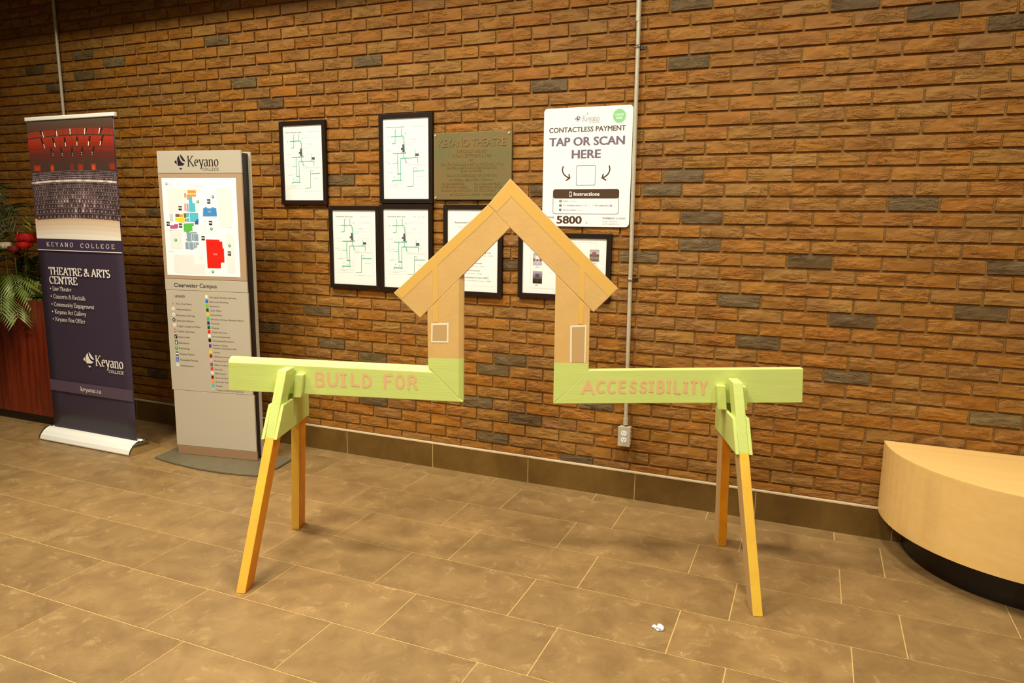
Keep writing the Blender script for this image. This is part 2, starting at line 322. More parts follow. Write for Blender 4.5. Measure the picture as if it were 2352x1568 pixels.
def wood(name, a, b, rough=.35, axis='X'):
    mt, nt, bs = nodes_of(name); L = nt.links.new
    tc = N(nt, 'ShaderNodeTexCoord'); mp = N(nt, 'ShaderNodeMapping'); mp.inputs['Scale'].default_value = {'X': (.9, 9, 16), 'Z': (16, 9, .9)}[axis]
    L(tc.outputs['Object'], mp.inputs[0])
    n1 = N(nt, 'ShaderNodeTexNoise'); n1.inputs['Scale'].default_value = 2.2; n1.inputs['Detail'].default_value = 6; n1.inputs['Distortion'].default_value = .8; L(mp.outputs[0], n1.inputs['Vector'])
    rp = N(nt, 'ShaderNodeValToRGB'); rp.color_ramp.elements[0].position = .3; rp.color_ramp.elements[0].color = b; rp.color_ramp.elements[1].position = .62; rp.color_ramp.elements[1].color = a
    L(n1.outputs['Fac'], rp.inputs[0]); L(rp.outputs[0], bs.inputs['Base Color']); bs.inputs['Roughness'].default_value = rough
    return mt
MAPLE = wood('maple_laminate', rgb(240, 194, 114), rgb(235, 187, 105), .38)
CHERRY = wood('cherry_veneer', rgb(138, 48, 18), rgb(92, 26, 8), .3, 'Z')
BLACK = mat('black_plastic', rgb(34, 20, 10), .45)
TOE = mat('black_toe_kick', rgb(26, 16, 8), .3)
FRAME = mat('black_frame', rgb(36, 22, 10), .45, spec=.25)
PAPER = mat('white_paper', rgb(250, 244, 226), .6)
SIGNW = mat('white_sign_plastic', rgb(252, 247, 232), .4)
STEEL = mat('galvanised_steel', rgb(216, 204, 168), .35, metal=.3, var=.1, scale=40)
CHROME = mat('chrome', rgb(225, 215, 190), .12, metal=1.0)
ALU = mat('silver_aluminium', rgb(246, 238, 214), .35, metal=.1)
KGREY = mat('silver_grey_panel', rgb(204, 190, 158), .38, metal=.2)
KBROWN = mat('taupe_panel', rgb(178, 146, 108), .45)
KBASE = mat('taupe_base_panel', rgb(158, 120, 82), .45)
PLATE = mat('dark_grey_base_plate', rgb(104, 92, 64), .5, var=.1, scale=20)
mt, nt, bs = nodes_of('glass_pane')
for n in list(nt.nodes):
    if n.type == 'BSDF_PRINCIPLED': nt.nodes.remove(n)
tr = N(nt, 'ShaderNodeBsdfTransparent'); gl = N(nt, 'ShaderNodeBsdfGlossy'); gl.inputs['Roughness'].default_value = .03
fr = N(nt, 'ShaderNodeFresnel'); fr.inputs[0].default_value = 1.1; mxs = N(nt, 'ShaderNodeMixShader')
nt.links.new(fr.outputs[0], mxs.inputs[0]); nt.links.new(tr.outputs[0], mxs.inputs[1]); nt.links.new(gl.outputs[0], mxs.inputs[2])
nt.links.new(mxs.outputs[0], nt.nodes['Material Output'].inputs[0])
GLASS = mt

# ------------------------------------------------------------------ setting: brick wall
BL, BH, ZT = 0.2032, 0.0669, 2.4109
wall = MB().box(-9.2, 5.0, .0110, .14, 0, 3.6).build('wall_back', MORTAR); tag(wall, kind='structure')
GREYS = {(-2, -21.0), (-2, -15.0), (-1, -23.5), (-1, -19.5), (-1, -0.5), (0, -21.0), (0, 3.0), (1, -22.5), (1, -9.5), (1, 4.5), (2, -14.0), (2, 6.0), (3, -0.5), (4, -13.0), (4, -4.0), (11, -10.5), (11, -0.5), (12, -4.0), (12, -1.0), (13, 4.5), (14, -18.0), (14, 0.0), (16, 0.0), (17, -1.5), (17, 2.5), (17, 6.5), (18, -5.0), (20, 1.0), (20, 6.0), (21, 3.5), (23, -11.5), (23, 1.5), (25, -13.5), (25, 3.5), (26, -11.0), (26, -5.0), (27, -9.5), (27, -5.5), (27, 6.5), (29, -2.5), (30, -6.0), (31, -18.5), (31, -9.5), (31, -4.5), (33, -5.5), (34, -3.0)}
def brick_geo(w, h, rnd, nx=6, nz=3):
    """front grid with slight unevenness and softened edge, side skirts to the mortar; origin lower-left front"""
    vs = []; fs = []
    for j in range(nz + 1):
        for i in range(nx + 1):
            edge = (i in (0, nx)) or (j in (0, nz))
            x = w * i / nx + (0 if i in (0, nx) else rnd.uniform(-.004, .004)); z = h * j / nz + (0 if j in (0, nz) else rnd.uniform(-.003, .003))
            if i == 0: x += rnd.uniform(0, .0012)
            if i == nx: x -= rnd.uniform(0, .0012)
            y = rnd.uniform(.0012, .0022) if edge else rnd.uniform(-.0012, .0014)
            vs.append((x, y, z))
    for j in range(nz):
        for i in range(nx): a = j * (nx + 1) + i; fs.append((a, a + 1, a + nx + 2, a + nx + 1))
    ring = [i for i in range(nx + 1)] + [j * (nx + 1) + nx for j in range(1, nz + 1)] + [nz * (nx + 1) + i for i in range(nx - 1, -1, -1)] + [j * (nx + 1) for j in range(nz - 1, 0, -1)]
    b = len(vs); vs += [(vs[k][0], .0120, vs[k][2]) for k in ring]; n = len(ring)
    fs += [(ring[(k + 1) % n], ring[k], b + k, b + (k + 1) % n) for k in range(n)]
    return vs, fs
rb = random.Random(3)
bricks = []
for r in range(-14, 35):
    z0 = ZT - r * BH; z1 = z0 + BH - .0112
    off = 0.0 if r % 2 else .5
    for c in range(-46, 26):
        x0 = (c + off) * BL + .0048; x1 = x0 + BL - .0096
        if x0 < -9.1 or x1 > 4.9: continue
        key = (r, c + off + .5)
        zz0 = max(z0, .1585)
        if z1 - zz0 < .01: continue
        q = project(((x0 + x1) / 2, 0, (zz0 + z1) / 2)); size = 0
        if q and -20 < q[0] < 2372 and -20 < q[1] < 1588:
            size = 1e6 / q[2] ** 2 * (z1 - zz0)
        bricks.append((size, r, x0, x1, zz0, z1, key in GREYS))
bricks.sort(key=lambda t: -t[0])
shared = {}
for k in range(8):
    vs, fs = brick_geo(BL - .0096, BH - .0112, rb); me = bpy.data.meshes.new('brick'); me.from_pydata(vs, [], fs)
    for p in me.polygons: p.use_smooth = False
    for gflag in (0, 1):
        m2 = me.copy(); m2.materials.append(BRICK_GREY if gflag else BRICK); shared[(k, gflag)] = m2
nobj = 0; mb = MB()
for size, r, x0, x1, z0, z1, g in bricks:
    full = abs((z1 - z0) - (BH - .0112)) < 1e-6
    dy = rb.uniform(-.0006, .0006)
    if nobj < 300 and size > 0 and full:
        o = bpy.data.objects.new('brick', shared[(rb.randrange(8), int(g))]); COL.objects.link(o); o.parent = wall; o.location = (x0, dy, z0); nobj += 1
        if g: o['label'] = 'dark grey brick'
    else:
        vis = size > 0
        vs, fs = brick_geo(x1 - x0, z1 - z0, rb, 6 if vis else 2, 3 if vis else 1)
        mb.add([(x0 + v[0], v[1] + dy, z0 + v[2]) for v in vs], fs, int(g))
me = bpy.data.meshes.new('brick'); me.from_pydata(mb.v, [], mb.f)
for p, a in zip(me.polygons, mb.mi): p.material_index = a
rest = link('brick_courses', me, [BRICK, BRICK_GREY], wall); tag(rest, 'remaining brown bricks laid in running courses', kind='stuff')

# baseboard tiles with metal edge trim
base = MB().box(-9.2, 5.0, -.0108, .0140, 0, .147).build('baseboard_back', GROUT); tag(base, kind='structure')
for n in range(-12, 12):
    x0 = -2.1246 + n * .6175
    MB().box(x0 + .0022, x0 + .6175 - .0022, -.012, -.002, .0012, .146).build('tile', BTILE, base, bevel=.0008, seg=1)
MB().box(-9.2, 5.0, -.0135, .006, .1462, .1555).build('edge_trim', TRIM, base, bevel=.001, seg=1)

# ------------------------------------------------------------------ floor
floor = MB().box(-9.2, 5.0, -7.6, .0095, -.08, -.0012).build('floor', GROUT); tag(floor, kind='structure')
OFFS = [-1.6717, -1.4791, -1.6567, -1.4551, -1.0367, -.8337, -1.0125, -1.4098]
TW, TH, Y1 = .5968, .3098, .1169
tm = {}
stuff = MB()
for k in range(0, 25):
    ya = -(Y1 + (k - 1) * TH) if k > 0 else -.0125; yb = -(Y1 + k * TH)
    off = OFFS[k] if k < 8 else OFFS[k % 8] + .11 * k
    for n in range(-14, 12):
        x0 = off + n * TW
        if x0 < -9.1 or x0 + TW > 4.9: continue
        g = .0023
        pts = [project((x0 + a * TW, b, 0)) for a in (0, .5, 1) for b in (ya, (ya + yb) / 2, yb)]
        vis = any(p and -60 < p[0] < 2412 and -60 < p[1] < 1640 for p in pts)
        if vis:
            key = round(ya - yb, 4)
            if key not in tm:
                tm[key] = MB().box(g, TW - g, -(ya - yb) + g, -g, -.004, 0).mesh('tile'); tm[key].materials.append(TILE)
            o = bpy.data.objects.new('tile', tm[key]); COL.objects.link(o); o.parent = floor; o.location = (x0, ya, 0)
        else:
            stuff.box(x0 + g, x0 + TW - g, yb + g, ya - g, -.004, 0)
tag(stuff.build('tile_field', TILE, floor), 'remaining brown slate tiles', kind='stuff')

# dark soffit overhead along the wall, ceiling beyond
sof = MB().box(-9.2, 5.0, -.5, .0, 3.05, 3.6).build('ceiling', mat('dark_soffit', rgb(40, 26, 14), .8)); tag(sof, kind='structure')

# ------------------------------------------------------------------ house barricade (green trestle with house outline)
s_ = Vector((.33, -.944, 0)).normalized(); e_ = Vector((-s_.y, s_.x, 0))
BO = e_ * -.9 + s_ * .72
bar = empty('house_barricade', BO)
tag(bar, 'green and orange painted wooden barricade with a house outline, lettered BUILD FOR ACCESSIBILITY', 'barricade')
def BP(t, S, z): return e_ * (t + .9) + s_ * (S - .72) + Vector((0, 0, z))
SF, SB = .739, .701
def board(name, poly, mats, split=None, chamfer=None, parent=bar, label=None, bev=.0025):
    """board cut to an outline in the beam plane; chamfer: indices of outline edges whose front arris is planed off"""
    b = MB(); n = len(poly)
    front = chamfer
    if chamfer:
        mid = [BP(p[0], SF - .014, p[1]) for p in poly]; fr_ = [BP(p[0], SF, p[1]) for p in front]; bk = [BP(p[0], SB, p[1]) for p in poly]
        vs = fr_ + mid + bk
        fs = [tuple(range(n)), tuple(range(3 * n - 1, 2 * n - 1, -1))] + [(i, (i + 1) % n, n + (i + 1) % n, n + i) for i in range(n)] + [(n + i, n + (i + 1) % n, 2 * n + (i + 1) % n, 2 * n + i) for i in range(n)]
        b.add(vs, fs)
    else:
        b.hexa([BP(p[0], SF, p[1]) for p in poly], [BP(p[0], SB, p[1]) for p in poly])
    me = b.mesh(name)
    if split is not None:
        bm = bmesh.new(); bm.from_mesh(me)
        bmesh.ops.bisect_plane(bm, geom=bm.verts[:] + bm.edges[:] + bm.faces[:], plane_co=(0, 0, split), plane_no=(0, 0, 1))
        for f in bm.faces: f.material_index = 1 if f.calc_center_median().z < split else 0
        bm.to_mesh(me); bm.free()
    o = link(name, me, mats, parent)
    md = o.modifiers.new('bevel', 'BEVEL'); md.width = bev; md.segments = 2; md.limit_method = 'ANGLE'; md.angle_limit = math.radians(30)
    if label: o['label'] = label
    return o
lbeam = board('beam', [(-2.09, .745), (-1.083, .722), (-1.23, .868), (-2.08, .888)], [GREEN], chamfer=[(-2.087, .745), (-1.083, .722), (-1.209, .847), (-2.084, .867)], label='left beam lettered BUILD FOR')
lpost = board('post', [(-1.083, .722), (-1.083, 1.255), (-1.232, 1.104), (-1.23, .868)], [ORANGE, GREEN], split=.907, chamfer=[(-1.102, .741), (-1.102, 1.236), (-1.232, 1.104), (-1.23, .868)], label='left post with a painted square window')
rpost = board('post', [(-.707, .726), (-.565, .868), (-.567, 1.125), (-.709, 1.263)], [ORANGE, GREEN], split=.901, label='right post with a painted tall window')
rbeam = board('beam', [(-.707, .726), (.302, .76), (.295, .901), (-.565, .872)], [GREEN], label='right beam lettered ACCESSIBILITY')
lroof = board('roof_board', [(-.985, 1.534), (-1.371, 1.174), (-1.262, 1.073), (-.896, 1.445)], [ORANGE], label='left sloping roof board', bev=.002)
rroof = board('roof_board', [(-.985, 1.534), (-.896, 1.445), (-.553, 1.112), (-.457, 1.209), (-.897, 1.637)], [ORANGE], label='right sloping roof board', bev=.002)
BM = sheet(BP(0, SF + .0004, 0), e_)
TXT = rgb(236, 184, 124)
SK = {
 'A': [[(0, 0), (.5, 1), (1, 0)], [(.2, .34), (.8, .34)], [(.33, .5), (.64, .5)]],
 'B': [[(.05, 0), (.05, 1)], [(.05, 1), (.6, 1), (.82, .88), (.82, .66), (.6, .54), (.05, .5)], [(.6, .54), (.92, .38), (.92, .14), (.62, 0), (.05, 0)]],
 'U': [[(.04, 1), (.04, .35), (.2, .06), (.5, -.0), (.8, .08), (.96, .35), (.96, 1)]],
 'I': [[(.5, 0), (.5, 1)], [(0, 1), (1, 1)], [(.05, 0), (.95, 0)]],
 'L': [[(.08, 1), (.05, .04), (1, 0)]],
 'D': [[(.05, 0), (.05, 1), (.45, .97), (.85, .74), (.97, .45), (.8, .15), (.45, 0), (.05, 0)]],
 'F': [[(.08, 0), (.08, .96), (.95, 1)], [(.1, .53), (.75, .55)]],
 'O': [[(.5 + .48 * math.cos(a * math.pi / 9), .5 + .5 * math.sin(a * math.pi / 9)) for a in range(19)]],
 'R': [[(.05, 0), (.08, .96)], [(.08, .97), (.6, 1), (.9, .82), (.82, .56), (.1, .46)], [(.55, .5), (1, 0)]],
 'C': [[(.95, .95), (.6, 1), (.28, .88), (.06, .6), (.05, .3), (.28, .06), (.6, 0), (.95, .1)]],
 'E': [[(.92, 1), (.12, .98), (.05, .3), (.15, .03), (1, .02)], [(.1, .5), (.9, .52)]],
 'S': [[(.92, .9), (.6, 1), (.22, .9), (.12, .7), (.3, .55), (.75, .42), (.95, .24), (.75, .04), (.35, 0), (.02, .14)]],
 'T': [[(.5, 0), (.5, 1)], [(0, 1), (1, .97)]],
 'Y': [[(0, 1), (.48, .55), (.52, 0)], [(1, 1), (.48, .55)]]}
def painted(rows, parent, w):
    p = Print()
    for ch, x0, z0, x1, z1 in rows:
        h = w / 2
        for st in SK[ch]: p.brush([(x0 + h + (x1 - x0 - w) * a, z0 + h + (z1 - z0 - w) * b) for a, b in st], w, TXT)
        p.step(.00005)
    return tag(p.build('lettering', parent, BM), 'hand-painted orange letters')
painted([('B', -1.712, .771, -1.666, .837), ('U', -1.66, .773, -1.61, .836), ('I', -1.604, .774, -1.575, .835), ('L', -1.559, .776, -1.519, .838), ('D', -1.511, .773, -1.466, .835)], lbeam, .0105)
painted([('F', -1.42, .77, -1.377, .836), ('O', -1.371, .772, -1.327, .835), ('R', -1.319, .769, -1.273, .834)], lbeam, .0105)
painted([('A', -0.594, 0.769, -0.537, 0.831), ('C', -0.533, 0.776, -0.495, 0.832), ('C', -0.489, 0.776, -0.451, 0.833), ('E', -0.443, 0.777, -0.41, 0.834), ('S', -0.399, 0.78, -0.365, 0.835), ('S', -0.357, 0.782, -0.323, 0.836), ('I', -0.319, 0.786, -0.297, 0.836), ('B', -0.286, 0.782, -0.254, 0.84), ('I', -0.247, 0.786, -0.228, 0.839), ('L', -0.219, 0.782, -0.187, 0.84), ('I', -0.18, 0.788, -0.159, 0.838), ('T', -0.151, 0.785, -0.121, 0.842), ('Y', -0.114, 0.782, -0.081, 0.843)], rbeam, .0098)
CREAM = rgb(246, 228, 184); TANP = rgb(204, 164, 104)
p = Print(); p.poly([(-1.212, 1.05), (-1.147, 1.051), (-1.147, .977), (-1.214, .976)], TANP); p.step()
p.brush([(-1.2125, 1.049), (-1.147, 1.052)], .0088, CREAM); p.brush([(-1.147, 1.052), (-1.148, .976)], .0072, CREAM); p.brush([(-1.148, .976), (-1.214, .9755)], .006, CREAM); p.brush([(-1.214, .9755), (-1.2125, 1.049)], .0062, CREAM)
tag(p.build('painted_window', lpost, BM), 'square window outlined in white paint')
p = Print(); p.poly([(-.642, 1.053), (-.582, 1.055), (-.582, .904), (-.64, .904)], TANP); p.step()
p.brush([(-.642, 1.052), (-.5825, 1.056)], .0072, CREAM); p.brush([(-.5825, 1.056), (-.582, .905)], .0056, CREAM); p.brush([(-.642, 1.052), (-.639, .905)], .0072, CREAM)
tag(p.build('painted_window', rpost, BM), 'tall window outlined in white paint')
BAND = rgb(232, 180, 86)
p = Print(); p.poly([(-1.209, .99 + .066), (-1.187, .99 + .066), (-1.187, 1.146), (-1.209, 1.124)], BAND); p.build('painted_band', lpost, BM)
p = Print(); p.poly([(-1.209, 1.131), (-1.187, 1.153), (-1.187, 1.31), (-1.209, 1.29)], BAND); p.poly([(-.99, 1.527), (-1.362, 1.18), (-1.336, 1.152), (-.962, 1.505)], BAND); p.build('painted_band', lroof, BM)
p = Print(); p.poly([(-.615, 1.062), (-.593, 1.062), (-.593, 1.147), (-.615, 1.169)], BAND); p.build('painted_band', rpost, BM)
p = Print(); p.poly([(-.615, 1.176), (-.593, 1.155), (-.593, 1.325), (-.615, 1.346)], BAND); p.poly([(-.897, 1.631), (-.463, 1.21), (-.494, 1.176), (-.897, 1.572)], BAND); p.poly([(-.978, 1.534), (-.95, 1.508), (-.897, 1.562), (-.897, 1.63)], BAND); p.build('painted_band', rroof, BM)

def leg(tb, tt, front, side):
    """splayed 2x4 leg; foot cut flat on the floor, green above the gusset line"""
    w = .038
    if front: bS, tS = (.982, 1.065), (.752, .836)
    else: bS, tS = (.375, .458), (.604, .688)
    zt = .858
    def sec(z):
        k = z / zt; t = tb + (tt - tb) * k; a = bS[0] + (tS[0] - bS[0]) * k; c = bS[1] + (tS[1] - bS[1]) * k
        return [BP(t, a, z), BP(t + w, a, z), BP(t + w, c, z), BP(t, c, z)]
    b = MB(); zs = .594
    lo, mi_, hi = sec(0), sec(zs), sec(zt)
    for A_, B_, green in ((lo, mi_, False), (mi_, hi, True)):
        k = len(b.v); 
        # faces: 0 inner(S low), 1 right, 2 outer(S high), 3 left
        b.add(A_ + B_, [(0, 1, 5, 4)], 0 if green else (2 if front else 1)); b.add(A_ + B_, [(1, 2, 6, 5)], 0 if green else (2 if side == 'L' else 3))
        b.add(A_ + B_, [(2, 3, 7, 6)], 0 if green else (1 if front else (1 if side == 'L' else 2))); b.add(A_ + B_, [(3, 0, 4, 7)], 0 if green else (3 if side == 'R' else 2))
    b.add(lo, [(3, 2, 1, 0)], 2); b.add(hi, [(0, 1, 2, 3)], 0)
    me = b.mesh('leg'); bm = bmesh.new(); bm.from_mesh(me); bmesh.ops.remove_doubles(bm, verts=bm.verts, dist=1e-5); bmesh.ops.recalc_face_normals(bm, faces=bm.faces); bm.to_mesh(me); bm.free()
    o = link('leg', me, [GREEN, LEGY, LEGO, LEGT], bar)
    md = o.modifiers.new('bevel', 'BEVEL'); md.width = .003; md.segments = 2; md.limit_method = 'ANGLE'
    return o
for side, tb, tt in (('L', -1.947, -1.832), ('R', .07, -.004)):
    tg = lambda z: tb + (tt - tb) * z / .858
    for fr_ in (True, False):
        # back leg of each pair stands square with the front one
        leg(tb, tt, fr_, side)
    for sgn in (0, 1):
        b = MB(); prof = [(.912, .588), (.528, .588), (.572, .722), (.868, .722)]
        o_ = -.0135 if sgn == 0 else .038
        b.hexa([BP(tg(z) + o_, S, z) for S, z in prof], [BP(tg(z) + o_ + .0135, S, z) for S, z in prof])
        b.build('gusset_plate', GREEN, bar, bevel=.0015)
    for t0, t1 in ((tg(.78) - .041, tg(.78) - .006), (tg(.78) + .042, tg(.78) + .076)):
        lean = (tt - tb) / .858 * .09 * (1.5 if side == 'R' else 1.2)
        for Sa, Sb in ((SF, SF + .024), (SB - .024, SB)):
            b = MB(); b.hexa([BP(t0, Sa, .728), BP(t1, Sa, .728), BP(t1, Sb, .728), BP(t0, Sb, .728)], [BP(t0 + lean, Sa, .826), BP(t1 + lean, Sa, .826), BP(t1 + lean, Sb, .826), BP(t0 + lean, Sb, .826)])
            b.build('cleat', GREEN, bar, bevel=.002)

# ------------------------------------------------------------------ half-round maple bench
bc = (1.505, 0.0)
bench = empty('half_round_bench', (bc[0], -.013, 0)); tag(bench, 'pale maple half-round bench built against the brick wall on a black toe kick', 'bench')
def halfring(R0, z0, z1, n=40, y0=-.0015):
    lo = [(R0 * math.cos(math.pi + math.pi * i / n), y0 + R0 * math.sin(math.pi + math.pi * i / n), z0) for i in range(n + 1)]
    return lo, [(x, y, z1) for x, y, z in lo]
lo, hi = halfring(.612, .4856, .487); MB().hexa(lo, hi).build('top', MAPLE, bench, bevel=.0004)
lo, hi = halfring(.612, .152, .4854); o = MB().hexa(lo, hi).build('curved_front', MAPLE, bench, bevel=.001)
lo, hi = halfring(.50, 0, .1515); MB().hexa(lo, hi).build('toe_kick', TOE, bench)

# ------------------------------------------------------------------ campus directory kiosk
kn = Vector((.16819965, -.98575295, 0)); kx = Vector((.98575295, .16819965, 0))
KO = Vector((-3.06, -.486, 0)); KW = .55
kio = empty('directory_kiosk', KO); tag(kio, 'free-standing grey and taupe directory board with a coloured campus map', 'signboard')
KM = Matrix((kx, -kn, Vector((0, 0, 1)))).transposed().to_4x4()   # local x right, y back, z up
def kbox(name, x0, x1, y0, y1, z0, z1, mt_, bev=.0012, label=None):
    b = MB(); q = lambda x, y, z: KM @ Vector((x, y, z))
    b.hexa([q(x0, y0, z0), q(x1, y0, z0), q(x1, y1, z0), q(x0, y1, z0)], [q(x0, y0, z1), q(x1, y0, z1), q(x1, y1, z1), q(x0, y1, z1)])
    o = b.build(name, mt_, kio, bevel=bev)
    if label: o['label'] = label
    return o
kbox('core', .008, KW - .006, .012, .066, .016, 1.838, BLACK)
kbox('back_panel', -.002, KW + .008, .066, .078, .016, 1.848, KGREY)
header = kbox('header_panel', -.012, KW - .008, 0, .012, 1.7235, 1.851, KGREY, label='header panel with the college logo')
mapp = kbox('map_panel', -.012, KW - .008, 0, .012, 1.1065, 1.7215, KBROWN, label='taupe map panel')
titl = kbox('title_panel', -.012, KW - .007, 0, .012, 1.0385, 1.1045, KGREY)
legd = kbox('legend_panel', -.01, KW - .004, 0, .012, .4215, 1.0365, KGREY, label='legend panel')
kbox('lower_panel', 0.0, KW + .004, 0, .012, .0685, .4195, KGREY)
kbox('base_panel', .006, KW + .008, 0, .012, .013, .0665, KBASE, label='taupe base strip')
b = MB(); arcp = [(-3.165, -.40), (-3.13, -.598), (-3.03, -.616), (-2.921, -.63), (-2.735, -.641), (-2.582, -.634), (-2.446, -.614), (-2.338, -.585), (-2.322, -.43), (-2.35, -.262), (-2.75, -.24), (-3.0, -.28)]
b.hexa([(x - KO.x, y - KO.y, 0) for x, y in arcp], [(x - KO.x, y - KO.y, .012) for x, y in arcp]); b.build('base_plate', PLATE, kio, bevel=.003)
KS = sheet(kn * .0003, kx)
INKD = rgb(38, 24, 40); INKB = rgb(50, 36, 24)
p = Print(); college_mark(p, .104, .18, 1.832, 1.742, INKD, None)
p.serif('Keyano', .189, 1.763, .398, .058, INKB, .13, .04); p.serif('COLLEGE', .288, 1.738, .396, .0155, INKB, .14, .05, .06)
p.build('logo_print', header, KS)
p = Print(); p.text('Clearwater Campus', .05, 1.058, .341, .0235, INKB, .012); p.build('title_print', titl, KS)
p = Print(); W1 = rgb(252, 248, 234)
p.rect(.010, 1.128, .503, 1.697, W1); p.step()
PALE = rgb(238, 232, 214); TXTG = rgb(170, 160, 140)
for x0, z0, x1, z1 in ((.045, 1.50, .15, 1.64), (.15, 1.62, .27, 1.64), (.38, 1.42, .47, 1.64), (.045, 1.285, .125, 1.40), (.06, 1.14, .2, 1.25), (.2, 1.14, .27, 1.20), (.235, 1.225, .262, 1.25), (.42, 1.15, .47, 1.38), (.05, 1.455, .075, 1.50)): p.rect(x0, z0, x1, z1, PALE)
p.step()
OR = rgb(240, 150, 60); TE = rgb(88, 190, 196); BLU = rgb(70, 140, 190); RED = rgb(226, 34, 16); YE = rgb(242, 214, 44); GRN = rgb(92, 186, 70); GY = rgb(140, 160, 164)
p.poly([(.28, 1.526), (.29, 1.526), (.29, 1.53), (.305, 1.53), (.305, 1.524), (.335, 1.524), (.335, 1.53), (.35, 1.53), (.35, 1.526), (.366, 1.527), (.368, 1.478), (.275, 1.477)], BLU)
p.rect(.181, 1.609, .237, 1.6265, OR); p.poly([(.176, 1.603), (.237, 1.604), (.237, 1.591), (.187, 1.59), (.185, 1.572), (.174, 1.572)], OR); p.rect(.158, 1.585, .172, 1.61, OR)
p.poly([(.187, 1.589), (.21, 1.589), (.21, 1.553), (.226, 1.553), (.228, 1.503), (.185, 1.503)], TE); p.rect(.172, 1.505, .182, 1.55, GY)
p.rect(.187, 1.444, .244, 1.497, TE); p.rect(.165, 1.444, .183, 1.467, TE); p.rect(.165, 1.472, .183, 1.497, TE); p.poly([(.22, 1.451), (.23, 1.451), (.23, 1.46), (.243, 1.46), (.242, 1.43), (.218, 1.43)], rgb(60, 90, 170))
p.poly([(.155, 1.55), (.169, 1.552), (.168, 1.504), (.152, 1.511)], rgb(236, 160, 160))
p.poly([(.087, 1.467), (.151, 1.468), (.149, 1.44), (.115, 1.441), (.086, 1.451)], YE); p.rect(.09, 1.472, .118, 1.49, rgb(120, 96, 80)); p.rect(.119, 1.472, .14, 1.488, rgb(236, 160, 40)); p.rect(.05, 1.445, .072, 1.49, rgb(206, 204, 196)); p.rect(.146, 1.468, .164, 1.494, rgb(110, 110, 60)); p.rect(.153, 1.446, .163, 1.462, rgb(214, 60, 50))
p.poly([(.05, 1.424), (.075, 1.424), (.08, 1.43), (.105, 1.43), (.104, 1.408), (.09, 1.404), (.048, 1.403)], rgb(190, 88, 130))
p.poly([(.143, 1.434), (.212, 1.438), (.21, 1.42), (.2, 1.42), (.2, 1.394), (.185, 1.39), (.172, 1.38), (.14, 1.388)], GRN)
for x0, z0, x1, z1 in ((.158, 1.33, .19, 1.383), (.193, 1.335, .205, 1.375), (.19, 1.377, .228, 1.386), (.207, 1.333, .236, 1.374), (.146, 1.285, .168, 1.326), (.172, 1.283, .2, 1.326), (.203, 1.29, .215, 1.326), (.217, 1.31, .236, 1.326), (.217, 1.296, .226, 1.307)): p.rect(x0, z0, x1, z1, GY)
p.poly([(.287, 1.344), (.376, 1.344), (.376, 1.334), (.394, 1.333), (.395, 1.294), (.403, 1.293), (.402, 1.212), (.378, 1.211), (.376, 1.177), (.287, 1.176)], RED)
for i, (x, z) in enumerate(((.125, 1.523), (.319, 1.563), (.323, 1.44), (.037, 1.431), (.121, 1.422), (.268, 1.351), (.438, 1.265))): p.rect(x - .011, z - .0125, x + .011, z + .0125, rgb(40, 32, 24))
for x, z in ((.348, 1.59), (.246, 1.561), (.327, 1.405), (.082, 1.336), (.441, 1.31), (.321, 1.155)): p.disc(x, z, .009, rgb(60, 160, 72))
p.disc(.042, 1.663, .008, rgb(90, 80, 60)); p.disc(.155, 1.34, .003, rgb(230, 40, 80)); 
for x0, z0, x1, z1 in ((.285, 1.37, .285, 1.44), (.375, 1.58, .375, 1.64)): p.line([(x0, z0), (x1, z1)], .0008, TXTG)
p.step()
for i, (t, (x, z)) in enumerate(zip(('M5', 'M2', 'M1', 'M3', 'M4', 'M6', 'M7'), ((.125, 1.523), (.319, 1.563), (.323, 1.44), (.037, 1.431), (.121, 1.422), (.268, 1.351), (.438, 1.265)))): p.text(t, x - .009, z - .005, x + .009, .0105, W1, .02)
for x, z in ((.348, 1.59), (.246, 1.561), (.327, 1.405), (.082, 1.336), (.441, 1.31), (.321, 1.155)): p.text('P', x - .003, z - .004, x + .003, .009, W1, .02)
p.disc(.0415, 1.6635, .0055, W1); p.step()
p.text('N', .039, 1.661, .044, .005, rgb(90, 80, 60)); p.text('NORTH', .055, 1.6605, .08, .004, TXTG); p.text('FRANKLIN AVENUE', .235, 1.648, .285, .0035, TXTG); p.text('ENTRANCE', .425, 1.413, .462, .0035, TXTG); p.text('ENTRANCE', .03, 1.392, .066, .0035, TXTG); p.text('ENTRANCE', .03, 1.268, .066, .0035, TXTG)
p.text('SYNCRUDE SPORT', .327, 1.26, .36, .0035, rgb(250, 220, 200)); p.text('& WELLNESS', .331, 1.254, .356, .0035, rgb(250, 220, 200)); p.text('BOB LAMB', .311, 1.505, .332, .0035, W1); p.text('BUILDING', .312, 1.499, .331, .0035, W1)
p.build('campus_map', mapp, KS)
p = Print(); LT = rgb(96, 82, 56)
p.text('LEGEND', .052, .995, .12, .0135, INKB, .008); p.build('legend_heading', legd, KS); p = Print()
rows = [('You Are Here', .951, .118), ('Information', .917, .112), ('Elements Dining', .881, .135), ('Elements Bistro', .848, .131), ("King's Lounge and Patio", .815, .175), ('Health Services', .783, .128), ('Stairwell', .748, .089), ('Elevator', .712, .086), ('Parking', .678, .082), ('Muster Points', .643, .115), ('Accessible Parking', .607, .14), ('Washrooms', .571, .106)]
for i, (t, z, wd_) in enumerate(rows): p.text(t, .053 + i * .0006, z, .053 + wd_ * .93, .0105, LT, .004)
cz = [.957, .925, .89, .857, .825, .792, .755, .719, .684, .649, .614, .58]
W2 = rgb(244, 236, 210); K2 = rgb(34, 26, 18)
p.poly([(.031, .963), (.037, .958), (.034, .948)], RED)
for i in (1, 2, 4, 11): p.disc(.033 + i * .0008, cz[i], .0105, W2)
